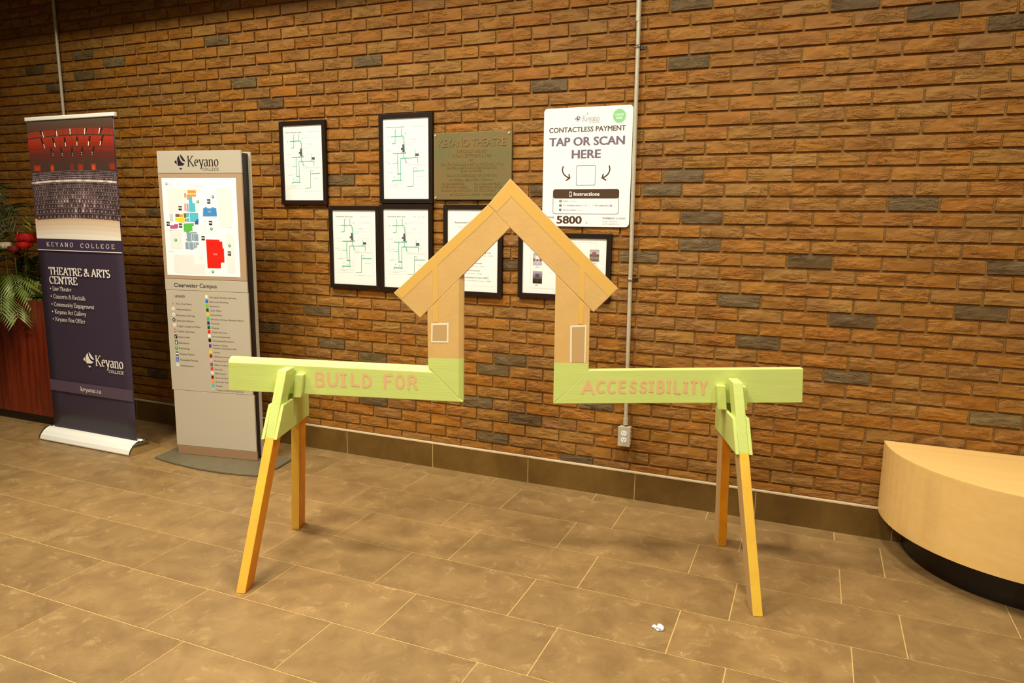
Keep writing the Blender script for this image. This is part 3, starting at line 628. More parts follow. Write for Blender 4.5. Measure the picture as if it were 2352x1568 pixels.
p.disc(.0345, cz[3], .0105, K2); p.disc(.037, cz[5], .0105, RED); p.disc(.0395, cz[8], .0105, rgb(60, 150, 66))
for i in (6, 7, 9): p.rect(.028 + i * .0006, cz[i] - .012, .0465 + i * .0006, cz[i] + .012, K2)
p.rect(.031, cz[10] - .0125, .0515, cz[10] + .0125, rgb(40, 96, 176)); p.step()
p.rect(.0325, cz[1] - .006, .035, cz[1] + .006, K2); p.line([(.030, cz[2] - .005), (.039, cz[2] + .005)], .0013, K2); p.line([(.030, cz[2] + .005), (.039, cz[2] - .005)], .0013, K2)
p.poly([(.029, cz[3] - .004), (.040, cz[3] - .004), (.040, cz[3] + .001), (.035, cz[3] + .001), (.035, cz[3] + .006), (.031, cz[3] + .003)], W2); p.rect(.031, cz[4] - .004, .035, cz[4], K2); p.rect(.038, cz[4] - .004, .041, cz[4] + .003, K2)
p.rect(.0355, cz[5] - .006, .0385, cz[5] + .006, W2); p.rect(.031, cz[5] - .0017, .043, cz[5] + .0017, W2)
p.line([(.035, cz[6] - .007), (.044, cz[6] + .007)], .0028, W2); p.rect(.036, cz[7] - .008, .046, cz[7] + .004, W2); p.disc(.0425, cz[7] + .007, .002, W2); p.text('P', .0365, cz[8] - .005, .0425, .011, W2, .03); p.rect(.034, cz[9] - .005, .052, cz[9] + .005, W2)
p.brush([(.040, cz[10] + .005), (.040, cz[10] - .001), (.045, cz[10] - .001), (.047, cz[10] - .007)], .0018, W2); p.brush(arc(.041, cz[10] - .004, .0045, .0045, 110, 330, 8), .0012, W2); p.disc(.04, cz[10] + .008, .0016, W2)
p.rect(.0375, cz[11] - .004, .0395, cz[11] + .004, K2); p.rect(.0425, cz[11] - .004, .0445, cz[11] + .004, K2)
p.build('legend_print', legd, KS); p = Print(); p.step()
rows = [('Aboriginal Student Services', 1.005, .182, (250, 234, 190)), ('Bob Lamb Building', .978, .124, (20, 110, 190)), ('Bookstore', .952, .064, (110, 200, 20)), ('Cash Office', .926, .073, (20, 84, 34)), ('Counselling', .9, .075, (246, 196, 16)), ('Elements Dining, Elements Bistro', .873, .222, (30, 190, 90)), ('Facilities', .848, .056, (30, 50, 140)), ('Finance', .821, .05, (16, 90, 30)), ('Health Services', .795, .103, (226, 26, 16)), ('Human Resources', .769, .12, (248, 242, 222)), ('Information/Reception', .743, .148, (34, 10, 14)), ('Keyano College', .714, .1, (88, 56, 140)), ('Library', .673, .045, (240, 210, 16)), ('Lifelong Learning', .647, .117, (138, 30, 10)), ('Nursing and Allied Health', .621, .17, (240, 170, 160)), ('Office of the Registrar', .595, .15, (110, 100, 70)), ('Security', .569, .054, (238, 50, 34)), ('Skill Centre', .543, .076, (220, 228, 222)), ('Syncrude Sport & Wellness', .517, .17, (120, 10, 8)), ('Syncrude Technology Centre', .491, .18, (248, 150, 20)), ('Trades', .466, .044, (70, 194, 186)), ('Visual and Performing Arts', .44, .184, (200, 184, 150))]
for i, (t, z, wd_, c) in enumerate(rows):
    x = .268 + (1.005 - z) * .024; zs = z - (.005 if t.startswith('Keyano') else 0)
    p.rect(x - .0085, zs - .0095, x + .0085, zs + .0095, rgb(*c))
    p.text(t, x + .019, z - .006 + (.003 if t.startswith('Keyano') else 0), x + .019 + wd_, .0082, LT, .003)
p.text("Students' Association (SA)", .296, .693, .452, .0082, LT, .003)
p.build('legend_print', legd, KS)

# ------------------------------------------------------------------ roll-up banner
ban = empty('roll_up_banner', (-3.71, -.55, 0)); tag(ban, 'dark purple roll-up banner stand with an auditorium photo, advertising a theatre and arts centre', 'banner')
BX0, BX1 = -4.105 + 3.71, -3.335 + 3.71
BY = .006
NAVY = rgb(60, 46, 58)
sk = MB()
nx = 10
def by(u, z): return BY + .004 * math.sin(u * 5 + z * 2) * max(0, .5 - z) + .0015 * math.sin(u * 3.1)
vs = []; fs = []
for j in range(13):
    z = .072 + (2.052 - .072) * j / 12
    for i in range(nx + 1):
        u = i / nx; vs.append((BX0 + (BX1 - BX0) * u, by(u, z), z))
for j in range(12):
    for i in range(nx): a = j * (nx + 1) + i; fs.append((a, a + 1, a + nx + 2, a + nx + 1))
sk.add(vs, fs, 0, True)
ski = sk.build('fabric', mat('banner_fabric', NAVY, .55, var=.04, scale=40), ban)
ski.modifiers.new('solid', 'SOLIDIFY').thickness = .0012
cap = MB(); cap.box(BX0 - .004, BX1 + .018, BY - .010, BY + .012, 2.05, 2.074); cap.build('top_rail', ALU, ban, bevel=.004)
MB().cyl(((BX0 + BX1) / 2, BY + .03, .04), ((BX0 + BX1) / 2, BY + .018, 2.06), .007).build('support_pole', STEEL, ban)
prof = [(-.086, .004), (-.088, .012), (-.078, .036), (-.056, .060), (-.030, .074), (-.012, .078), (-.006, .072), (.012, .072), (.018, .080), (.034, .077), (.06, .062), (.1, .038), (.128, .026), (.13, .004)]
def ext(prof, x0, x1):
    b = MB(); b.hexa([(x0, y, z) for y, z in prof], [(x1, y, z) for y, z in prof]); return b
ext(prof, BX0 - .018, BX1 + .034).build('cassette', ALU, ban, bevel=.002)
prof2 = [(y * 1.04, z * 1.05 if z > .005 else .0) for y, z in prof]
ext(prof2, BX1 + .034, BX1 + .046).build('end_cap', CHROME, ban, bevel=.002); ext(prof2, BX0 - .03, BX0 - .018).build('end_cap', CHROME, ban, bevel=.002)
p = Print(); X = lambda x: x
# auditorium photograph
DK = rgb(92, 66, 48); RP = rgb(150, 44, 22); RP2 = rgb(130, 36, 18)
x0, x1 = -4.10, -3.34
xc = (x0 + x1) / 2
def bow(x, z):
    return z + .014 * (1 - (2 * (x - xc) / (x1 - x0)) ** 2) - .007
def band(za, zb, c, a=x0, b=x1, n=14):
    for i in range(n):
        u, v = a + (b - a) * i / n, a + (b - a) * (i + 1) / n
        p.poly([(u, bow(u, za)), (v, bow(v, za)), (v, bow(v, zb)), (u, bow(u, zb))], c)
def mixc(a, b, t): return tuple(a[i] + (b[i] - a[i]) * t for i in range(3))
p.rect(x0, 1.325, x1, 2.052, rgb(84, 54, 42)); p.step()
for k in range(4): p.rect(x0, 1.99 + k * .0155, x1, 1.99 + (k + 1) * .0155, rgb(*mixc((92, 60, 42), (88, 72, 54), k / 3)))
for k in range(8): band(1.835 - (k + 1) * .0125, 1.835 - k * .0125, rgb(*mixc((96, 44, 30), (74, 52, 40), min(1, k / 4))))
for za, zb, ca, cb in ((1.953, 1.988, (158, 52, 30), (140, 56, 36)), (1.884, 1.944, (150, 42, 20), (166, 54, 28)), (1.842, 1.879, (104, 42, 30), (132, 44, 26))):
    for k in range(3): band(za + (zb - za) * k / 3, za + (zb - za) * (k + 1) / 3, rgb(*mixc(ca, cb, k / 2)))
p.step()
for x, w_, c in ((-4.07, .07, (176, 60, 28)), (-3.915, .04, (226, 74, 24)), (-3.73, .03, (128, 44, 24)), (-3.665, .05, (160, 54, 26)), (-3.55, .045, (224, 80, 26)), (-3.395, .05, (150, 50, 26))):
    for k in range(4): q = k * .0045; p.rect(x + q, 1.746, x + w_ - q, 1.785 - q * 1.2, rgb(*mixc((120, 50, 30), c, k / 3)))
band(1.668, 1.745, rgb(70, 48, 42)); band(1.455, 1.668, rgb(82, 56, 52))
for k in range(5): band(1.325 + .0272 * k, 1.325 + .0272 * (k + 1), rgb(*mixc((244, 230, 200), (216, 180, 134), k / 4)))
p.rect(x0, 1.318, x1, 1.334, rgb(244, 230, 200))
p.step()
LW = rgb(255, 240, 208)
rows_ = ([(-3.965, 1.967), (-3.833, 1.97), (-3.706, 1.978), (-3.572, 1.975), (-3.442, 1.973)], [(-3.962, 1.897), (-3.86, 1.901), (-3.759, 1.903), (-3.652, 1.905), (-3.547, 1.903), (-3.441, 1.901)], [(-3.885, 1.846), (-3.797, 1.846), (-3.703, 1.843), (-3.616, 1.847), (-3.521, 1.846)])
for r0, row in enumerate(rows_):
    for x, z in row:
        sl = (x - xc) * .05; zt_ = (1.99, 1.944, 1.882)[r0]; zb_ = (1.953, 1.884, 1.835)[r0]
        p.poly([(x - .008 - sl, zb_), (x + .007 - sl, zb_), (x + .008 + sl, zt_), (x - .009 + sl, zt_)], rgb(52, 34, 26))
        if r0 < 2 : p.line([(x + .06, zb_), (x + .064 + sl, zt_)], .0012, rgb(96, 40, 28))
p.step()
for r0, row in enumerate(rows_):
    for x, z in row:
        sl = (x - xc) * .11
        for k in ((-1.5, -.5, .5, 1.5) if r0 == 0 else (-1, 0, 1) if r0 == 1 else (-.7, .6)): p.disc(x - sl * .4 + sl * k * .1, z - .002 + k * .0085, (.0046, .0042, .003)[r0], LW, 8)
rs = random.Random(5)
z = 1.737; k = 0
while z > 1.462:
    h = .009 + (1.735 - z) * .105; n = int(44 - (1.735 - z) * 92)
    if 1.668 < z < 1.695: z = 1.667
    for i in range(n):
        xa = x0 + .004 + (x1 - x0 - .008) * (i + .2 + .3 * (k % 2)) / n; w_ = (x1 - x0) / n
        glow = math.exp(-((xa - xc - .03) / .20) ** 2) * math.exp(-((z - 1.55) / .07) ** 2) + .7 * math.exp(-((z - 1.69) / .03) ** 2)
        c0 = 74 + 34 * rs.random() + 110 * glow * rs.random(); zz = bow(xa, z)
        p.rect(xa, zz - h * .95, xa + w_ * .9, zz - h * .04, rgb(c0 * .62, c0 * .46, c0 * .44))
        c1 = c0 * 1.25 + 24
        if h > .016: p.poly([(xa + w_ * .24, zz - h * .84), (xa + w_ * .72, zz - h * .84), (xa + w_ * .62, zz - h * .38), (xa + w_ * .48, zz - h * .28), (xa + w_ * .34, zz - h * .38)], rgb(c1 * .92, c1 * .76, c1 * .70))
        p.line([(xa, zz - h * .05), (xa + w_ * .9, zz - h * .05)], .0016, rgb(min(240, c1 * 1.15), c1 * .98, c1 * .9)); p.line([(xa + w_ * .95, zz - h * .9), (xa + w_ * .95, zz)], .0011, rgb(c1, c1 * .86, c1 * .8))
    z -= h; k += 1
p.step()
for k in range(20):
    u = x0 + (x1 - x0) * k / 20; v = x0 + (x1 - x0) * (k + 1) / 20; g_ = 190 + 55 * abs(math.sin(k * 1.3)); p.poly([(u, bow(u, 1.672)), (v, bow(v, 1.672)), (v, bow(v, 1.684)), (u, bow(u, 1.684))], rgb(g_, g_ * .9, g_ * .8))
p.step()
CW = rgb(246, 232, 208)
p.rect(x0, 1.256, x1, 1.325, rgb(66, 50, 66)); p.rect(x0 + .0, 1.2505, x1 + .0, 1.2555, CW)
p.rect(x0, .326, x1, .40, rgb(92, 72, 82)); p.step()
p.serif('KEYANO', -4.012, 1.277, -3.765, .026, CW, .12, .045, .42); p.serif('COLLEGE', -3.70, 1.275, -3.40, .026, CW, .12, .045, .42)
p.serif('THEATRE & ARTS', -4.012, 1.097, -3.457, .047, CW, .19, .06, .0); p.serif('CENTRE', -4.016, 1.039, -3.755, .047, CW, .19, .06, .0)
for i, (t, z, xe) in enumerate((('Live Theatre', .994, -3.815), ('Concerts & Recitals', .944, -3.695), ('Community Engagement', .893, -3.62), ('Keyano Art Gallery', .844, -3.70), ('Keyano Box Office', .796, -3.712))):
    p.disc(-4.012, z + .012, .005, CW, 10); p.serif(t, -3.993, z, xe, .026, CW, .12, .05)
college_mark(p, -3.762, -3.659, .614, .51, CW, None)
p.serif('Keyano', -3.652, .529, -3.40, .068, CW, .14, .045); p.serif('COLLEGE', -3.536, .494, -3.402, .019, CW, .15, .06, .06)
p.serif('keyano.ca', -3.812, .349, -3.62, .027, CW, .13, .05)
p.v = [(v[0], v[1], v[2]) for v in p.v]
pr_ = p.build('banner_print', ski, sheet((3.71, BY - .0042, 0), (1, 0, 0)))

# ------------------------------------------------------------------ things on the wall
def rframe(name, x0, x1, z0, z1, y0, bw, label, cat, group=None, depth=.022):
    root = empty(name, ((x0 + x1) / 2, 0, z0)); tag(root, label, cat, group)
    cx = (x0 + x1) / 2; a, b_ = x0 - cx, x1 - cx; h = z1 - z0
    yb = -.001; yf = y0 - depth
    m = MB()
    outer = [(a, 0), (b_, 0), (b_, h), (a, h)]; inner = [(a + bw, bw), (b_ - bw, bw), (b_ - bw, h - bw), (a + bw, h - bw)]
    for i in range(4):
        j = (i + 1) % 4
        m = MB(); quad = [outer[i], outer[j], inner[j], inner[i]]
        m.hexa([(x, yf, z) for x, z in quad], [(x, yb, z) for x, z in quad]); m.build('frame_rail', FRAME, root, bevel=.0015)
    bk = MB().box(a + bw * .5, b_ - bw * .5, yf + .008, yb - .001, bw * .5, h - bw * .5).build('paper_sheet', PAPER, root)
    gl_ = MB().box(a + bw * .9, b_ - bw * .9, yf + .0040, yf + .0055, bw * .9, h - bw * .9).build('glass_pane', GLASS, root)
    return root, bk, cx, z0, yf + .008
GREENL = rgb(86, 186, 152); GRL = rgb(206, 200, 186); DGR = rgb(96, 84, 92)
def floor_plan(root, bk, cx, z0, yb, ox, oz, left, right, sx=1.0):
    """ox, oz: offset of this plan from the first frame's plan"""
    p = Print(); T = lambda x, z: (x + ox, z + oz)
    def pl(pts, w, c=GREENL): p.line([T(*q) for q in pts], w, c)
    for x, z, x2, z2 in ((-2.455, 1.976, -2.41, 1.94), (-2.482, 1.935, -2.45, 1.9), (-2.395, 1.955, -2.29, 1.90), (-2.395, 1.955, -2.27, 1.78), (-2.36, 1.865, -2.29, 1.82), (-2.445, 1.93, -2.41, 1.85), (-2.51, 1.84, -2.45, 1.80), (-2.32, 1.81, -2.285, 1.78), (-2.49, 1.80, -2.45, 1.74), (-2.41, 1.73, -2.40, 1.69), (-2.40, 1.89, -2.36, 1.85)):
        p.frame(x + ox, z2 + oz, x2 + ox, z + oz, .0008, GRL)
    p.frame(-2.392 + ox, 1.640 + oz, -2.262 + ox, 1.776 + oz, .0008, GRL)
    for zz in (1.672, 1.655): pl([(-2.52, zz), (-2.40, zz)], .0008, GRL)
    p.step()
    pl([(-2.459, 1.975), (-2.462, 1.9), (-2.482, 1.898)], .0035); pl([(-2.487, 1.937), (-2.41, 1.939), (-2.408, 1.93)], .0045); pl([(-2.42, 1.976), (-2.42, 1.94)], .0035)
    pl([(-2.404, 1.927), (-2.400, 1.85)], .005); pl([(-2.475, 1.843), (-2.393, 1.843)], .0042); pl([(-2.445, 1.843), (-2.447, 1.80), (-2.445, 1.728), (-2.428, 1.728)], .0035); pl([(-2.447, 1.728), (-2.426, 1.728)], .006)
    pl([(-2.406, 1.843), (-2.407, 1.816), (-2.426, 1.815), (-2.427, 1.69)], .0035); pl([(-2.426, 1.815), (-2.315, 1.817), (-2.313, 1.79)], .0034); pl([(-2.398, 1.818), (-2.394, 1.795)], .005); pl([(-2.48, 1.787), (-2.447, 1.788)], .002)
    pl([(-2.48, 1.685), (-2.478, 1.693), (-2.423, 1.692)], .005); pl([(-2.329, 1.856), (-2.33, 1.818)], .0028)
    pl([(-2.341, 1.762), (-2.344, 1.658), (-2.383, 1.656)], .0025, rgb(90, 150, 120)); pl([(-2.341, 1.742), (-2.272, 1.744)], .0035); pl([(-2.34, 1.761), (-2.325, 1.761), (-2.322, 1.745)], .0012, rgb(100, 120, 100))
    p.step()
    p.poly([T(*q) for q in [(-2.414, 1.893), (-2.403, 1.893), (-2.400, 1.849), (-2.414, 1.849), (-2.414, 1.862), (-2.424, 1.862), (-2.424, 1.872), (-2.414, 1.874)]], DGR)
    p.rect(-2.329 + ox, 1.826 + oz, -2.307 + ox, 1.84 + oz, rgb(90, 84, 90))
    BK = rgb(40, 34, 30)
    for q in ((-2.507, 1.936), (-2.395, 1.952), (-2.418, 1.846), (-2.405, 1.846), (-2.393, 1.847), (-2.388, 1.792), (-2.503, 1.787), (-2.442, 1.705), (-2.47, 1.712)): p.disc(q[0] + ox, q[1] + oz, .0022, BK, 8)
    G2 = rgb(150, 142, 126)
    p.text(left, -2.522 + ox, 1.987 + oz, -2.40 + ox, .0065, rgb(120, 112, 96), .01); p.text(right, -2.345 + ox, 1.987 + oz, -2.262 + ox, .0065, rgb(186, 178, 160))
    for t, x, z, w in (('Main Entrance', -2.518, 1.858, .035), ('Parking', -2.36, 1.918, .035), ('Entrance', -2.38, 1.785, .022), ('Lower Level Rooms', -2.49, 1.664, .045), ('Upper level', -2.318, 1.712, .04), ('Entry', -2.53, 1.795, .02), ('Stairs', -2.51, 1.735, .03)): p.text(t, x + ox, z + oz, x + w + ox, .0038, G2)
    M = sheet((-cx, yb - .0003, -z0), (1, 0, 0)); p.build('floor_plan_print', bk, M)
FR = 'framed campus floor plans on the brick wall'
r = rframe('picture_frame', -2.566, -2.222, 1.558, 2.056, 0, .026, 'black framed floor plan highest at left, alone above the kiosk side', 'picture frame', FR)
floor_plan(*r, 0, 0, 'Maps der Clearwater Campus', 'F R A N Ç A I S')
r = rframe('picture_frame', -1.846, -1.493, 1.566, 2.068, 0, .026, 'black framed floor plan headed Punjabi, beside the bronze plaque', 'picture frame', FR)
floor_plan(*r, .722, .005, 'ਨਕਸ਼ਾ ਕੈਂਪਸ'[:0] + 'Campus map room guide', 'P u n j a b i')
r = rframe('picture_frame', -2.213, -1.853, 1.055, 1.552, 0, .026, 'black framed floor plan in the lower row, leftmost', 'picture frame', FR)
floor_plan(*r, .357, -.502, 'Clearwater floor map', 'G u j a r a t i')
r = rframe('picture_frame', -1.8515, -1.497, 1.052, 1.56, 0, .026, 'black framed floor plan headed Hindi, partly behind the left roof board', 'picture frame', FR)
floor_plan(*r, .722, -.499, 'Clearwater floor map', 'H i n d i')
r = rframe('picture_frame', -1.426, -1.062, 1.052, 1.56, 0, .026, 'black framed list of building addresses seen through the house outline', 'picture frame')
root, bk, cx, z0, yb = r; p = Print(); G3 = rgb(110, 102, 86); G4 = rgb(170, 162, 144)
p.text('Associated Sites', -1.357, 1.458, -1.24, .009, G3, .006); p.text('Campus addresses', -1.34, 1.436, -1.26, .005, G4)
p.build('address_heading', bk, sheet((-cx, yb - .0003, -z0), (1, 0, 0))); p = Print()
for i, (a, c) in enumerate((('Heavy Equipment Training Lab', 1.294), ('Penhorwood Townhouses', 1.234), ('Clearwater Townhouses', 1.193), ('Suncor Energy Industrial Campus (SEIC)', 1.153))):
    w = (.215, .185, .2, .225)[i]; xr = (-1.131, -1.185, -1.198, -1.143)[i]
    p.text(a, xr - w, c, xr, .008, G3, .004); p.text('Fort McMurray, AB', xr - w * .9 + .02, c - .016, xr - .0 + .012, .005, G4)
p.line([(-1.39, 1.11), (-1.10, 1.11)], .0006, GRL); p.build('address_print', bk, sheet((-cx, yb - .0003, -z0), (1, 0, 0)))
r = rframe('picture_frame', -.965, -.444, 1.061, 1.414, 0, .026, 'wide black framed sheet of small site photographs under the payment sign', 'picture frame')
root, bk, cx, z0, yb = r; p = Print(); p.frame(-.893, 1.115, -.524, 1.366, .001, GRL); p.step()
def photo(x0, x1, z0_, z1, cols, sign):
    n = len(cols)
    for i, c in enumerate(cols): p.rect(x0, z1 - (z1 - z0_) * (i + 1) / n, x1, z1 - (z1 - z0_) * i / n, rgb(*c))
    p.step(.0001); mx_ = (x0 + x1) / 2; p.rect(mx_ - .012, z1 - .033, mx_ + .010, z1 - .014, rgb(*sign)); p.rect(mx_ - .003, z0_ + .008, mx_ + .001, z1 - .03, rgb(*sign))
photo(-.88, -.827, 1.239, 1.304, [(190, 178, 170), (200, 190, 184), (168, 150, 142), (196, 186, 180), (190, 182, 178)], (232, 226, 214))
for k in range(3): p.rect(-.878 + k * .019, 1.262, -.868 + k * .019, 1.27, rgb(130, 60, 60))
photo(-.879, -.825, 1.141, 1.207, [(170, 160, 170), (150, 136, 140), (120, 106, 96), (66, 52, 42), (52, 42, 34)], (92, 78, 70))
for k in range(6): p.line([(-.85 + k * .004, 1.16), (-.855 + k * .007, 1.2)], .0007, rgb(90, 74, 66))
photo(-.561, -.51, 1.27, 1.332, [(176, 170, 160), (200, 190, 176), (110, 92, 76), (160, 134, 116), (120, 104, 92)], (150, 96, 96))
p.text('SITE A', -.864, 1.226, -.842, .006, G3); p.text('SEIC', -.864, 1.129, -.848, .006, G3); p.text('HETL', -.545, 1.258, -.525, .005, G3); p.text('3.', -.777, 1.2, -.772, .006, G3)
p.build('photo_print', bk, sheet((-cx, yb - .0003, -z0), (1, 0, 0)))

# bronze plaque
pq = empty('bronze_plaque', (-1.25, 0, 1.587)); tag(pq, 'weathered bronze opening plaque with raised lettering, right of the upper floor plan', 'plaque')
BRZ = mat('weathered_bronze', rgb(136, 110, 60), .5, metal=.25, c2=rgb(120, 112, 66), scale=5, bump=.3, bscale=90)
BRL = mat('bronze_letters', rgb(158, 126, 70), .4, metal=.35)
MB().box(-.238, .238, -.016, -.001, 0, .364).build('plate', BRZ, pq, bevel=.002)
for x in (-.226, .222):
    for z in (.012, .352): MB().cyl((x, -.020, z), (x, -.015, z), .006, 12).build('rosette_screw', STEEL, pq, bevel=.001)
LET = [('KEYANO THEATRE', -1.454, -1.048, 1.875, .040), ('OFFICIALLY OPENED', -1.343, -1.161, 1.842, .0165), ('FRIDAY, SEPTEMBER 5, 1980', -1.37, -1.133, 1.818, .0165), ('BY', -1.262, -1.241, 1.7985, .011), ('THE HONOURABLE JAMES D. HORSMAN, M.L.A.', -1.447, -1.055, 1.773, .0165), ('MINISTER, ALBERTA ADVANCED EDUCATION', -1.406, -1.1, 1.755, .012), ('AND MANPOWER', -1.317, -1.186, 1.739, .012), ('KEYANO COLLEGE BOARD OF GOVERNORS', -1.406, -1.098, 1.7135, .0135), ('Mr. ROGER A. BERNATZKI - CHAIRMAN', -1.387, -1.118, 1.6905, .0125), ('Mrs. DIANE BRISCOE', -1.439, -1.299, 1.67, .0115), ('Mr. KENNETH R. ELHILL', -1.44, -1.275, 1.652, .0115), ('Dr. ALLAN J.B. NICHOLSON', -1.44, -1.248, 1.634, .0115), ('Mrs. LYNDA COSTELLO', -1.235, -1.077, 1.668, .0115), ('Mrs. GEORGINA MASON', -1.235, -1.06, 1.6505, .0115), ('Mr. CECIL SHORT', -1.235, -1.102, 1.633, .0115), ('Mr. DOUGLAS A. SCHMIT - PRESIDENT', -1.384, -1.10, 1.611, .0125)]
lm = MB()
for t, x0, x1, z0, h in LET:
    vs, fs, a, b_ = text_mesh(t, .0); sx = (x1 - x0) / (b_ - a); sy = h / CAPH; d = .0028 if h > .03 else .0016
    fv = [(x0 + (v[0] - a) * sx + 1.25, -.0161 - d, z0 + v[1] * sy - 1.587) for v in vs]
    lm.add(fv, fs); edges = {}
    for f in fs:
        for i in range(len(f)):
            e1 = (f[i], f[(i + 1) % len(f)]); k = tuple(sorted(e1)); edges[k] = None if k in edges else e1
    for k, e1 in edges.items():
        if e1: lm.add([fv[e1[0]], fv[e1[1]], (fv[e1[1]][0], -.0155, fv[e1[1]][2]), (fv[e1[0]][0], -.0155, fv[e1[0]][2])], [(0, 1, 2, 3)])
me = bpy.data.meshes.new('raised_lettering'); me.from_pydata(lm.v, [], lm.f); link('raised_lettering', me, BRL, pq)

# contactless payment sign
sg = empty('payment_sign', (-.597, 0, 1.449)); tag(sg, 'white rounded payment sign reading CONTACTLESS PAYMENT TAP OR SCAN HERE beside the conduit', 'sign')
def rrect(x0, z0, x1, z1, r, n=6):
    out = []
    for cx, cz, a in ((x1 - r, z0 + r, -90), (x1 - r, z1 - r, 0), (x0 + r, z1 - r, 90), (x0 + r, z0 + r, 180)):
        out += [(cx + r * math.cos(math.radians(a + 90 * i / n)), cz + r * math.sin(math.radians(a + 90 * i / n))) for i in range(n + 1)]
    return out
rr = rrect(-.236, 0, .238, .604, .02)
bd = MB().hexa([(x, -.010, z) for x, z in rr], [(x, -.0055, z) for x, z in rr]).build('board', SIGNW, sg, bevel=.0008)
for x, z in ((.0, .573), (.012, .022)): MB().cyl((x, -.0125, z), (x, -.0, z), .0035, 10).build('screw', STEEL, sg)
BRN = rgb(82, 58, 34); PUR = rgb(124, 106, 116)
p = Print()
p.text('CONTACTLESS PAYMENT', -.803, 1.931, -.394, .0245, rgb(96, 76, 50), .028); p.text('TAP OR SCAN', -.802, 1.863, -.396, .041, PUR, .045); p.text('HERE', -.676, 1.7985, -.519, .042, PUR, .045)
college_mark(p, -.664, -.631, 2.013, 1.979, PUR, None); p.serif('Keyano', -.624, 1.983, -.531, .027, rgb(150, 138, 130), .09, .04); p.serif('COLLEGE', -.58, 1.9735, -.532, .0065, rgb(150, 138, 130), .12, .06, .06)
p.disc(-.429, 2.002, .0355, rgb(146, 214, 134), 36, .0315)
for pts in ([(-.721, 1.758), (-.725, 1.741), (-.7215, 1.727), (-.712, 1.714), (-.698, 1.704), (-.683, 1.699)], [(-.688, 1.717), (-.683, 1.699), (-.702, 1.688)], [(-.472, 1.757), (-.469, 1.74), (-.473, 1.725), (-.482, 1.712), (-.495, 1.703), (-.509, 1.698)], [(-.503, 1.716), (-.509, 1.698), (-.489, 1.687)]): p.brush(pts, .0065, BRN)
rq = rrect(-.6475, 1.662, -.5455, 1.7605, .006, 4); p.line(rq + rq[:1], .0018, BRN)
ri = rrect(-.773, 1.515, -.417, 1.641, .012, 4); p.line(ri + ri[:1], .0022, BRN)
hd = rrect(-.773, 1.594, -.417, 1.641, .012, 4); p.poly([(x, max(z, 1.5945)) for x, z in hd], BRN)
for z in (1.581, 1.558, 1.535): p.disc(-.7315, z, .0068, BRN, 16)
p.text('5800', -.751, 1.4645, -.611, .0385, BRN, .05); p.text('ZONE', -.802, 1.491, -.766, .0085, rgb(110, 90, 64), .02)
p.text('POWERED BY', -.499, 1.4895, -.434, .0085, rgb(120, 100, 74), .02); p.text('HONK', -.416, 1.4895, -.379, .0085, rgb(120, 100, 74), .0); p.text('PATENT PENDING', -.499, 1.4735, -.42, .0075, rgb(196, 182, 158)); p.text('USPTO #62/872,553', -.499, 1.461, -.409, .0075, rgb(196, 182, 158))
p.disc(-.4245, 1.4935, .0045, rgb(120, 100, 74), 12)
T1 = rgb(150, 132, 104); T2 = rgb(200, 188, 166)
p.text('Unlock', -.716, 1.5785, -.69, .006, T1, .02); p.text('your phone', -.687, 1.5785, -.644, .006, T2); p.text('Point', -.716, 1.5555, -.698, .006, T2); p.text('smartphone camera', -.695, 1.5555, -.62, .006, T1, .02); p.text('at QR', -.617, 1.5555, -.597, .006, T2); p.line([(-.594, 1.555), (-.585, 1.562)], .001, T1); p.line([(-.594, 1.562), (-.585, 1.555)], .001, T1)
p.text('or', -.573, 1.5555, -.565, .005, T2); p.text('Tap', -.558, 1.5555, -.546, .006, T2); p.text('NFC enabled phone', -.543, 1.5555, -.466, .0062, T1, .02); p.disc(-.457, 1.558, .0055, BRN, 14)
p.text('Payment webpage', -.716, 1.5325, -.645, .006, T1, .02); p.text('will open', -.642, 1.5325, -.608, .006, T2)
p.step()
p.disc(-.457, 1.558, .003, SIGNW.node_tree.nodes['Principled BSDF'].inputs[0].default_value[:], 12); p.disc(-.4245, 1.4935, .003, SIGNW.node_tree.nodes['Principled BSDF'].inputs[0].default_value[:], 12)
WH = rgb(252, 248, 236)
p.text('Instructions', -.659, 1.608, -.519, .0185, WH, .03); ph = rrect(-.6835, 1.604, -.6695, 1.629, .002, 3); p.poly(ph, WH)
for z, t in ((1.581, '1'), (1.558, '2'), (1.535, '3')): p.text(t, -.7335, z - .0035, -.7295, .007, WH, .02)
p.text('TOUCH', -.452, 2.0035, -.406, .0095, WH, .04); p.text('FREE', -.445, 1.987, -.413, .0095, WH, .04); p.step(); p.rect(-.6815, 1.6085, -.6715, 1.6255, BRN)
p.build('sign_print', bd, sheet((.597, -.0103, -1.449), (1, 0, 0)))

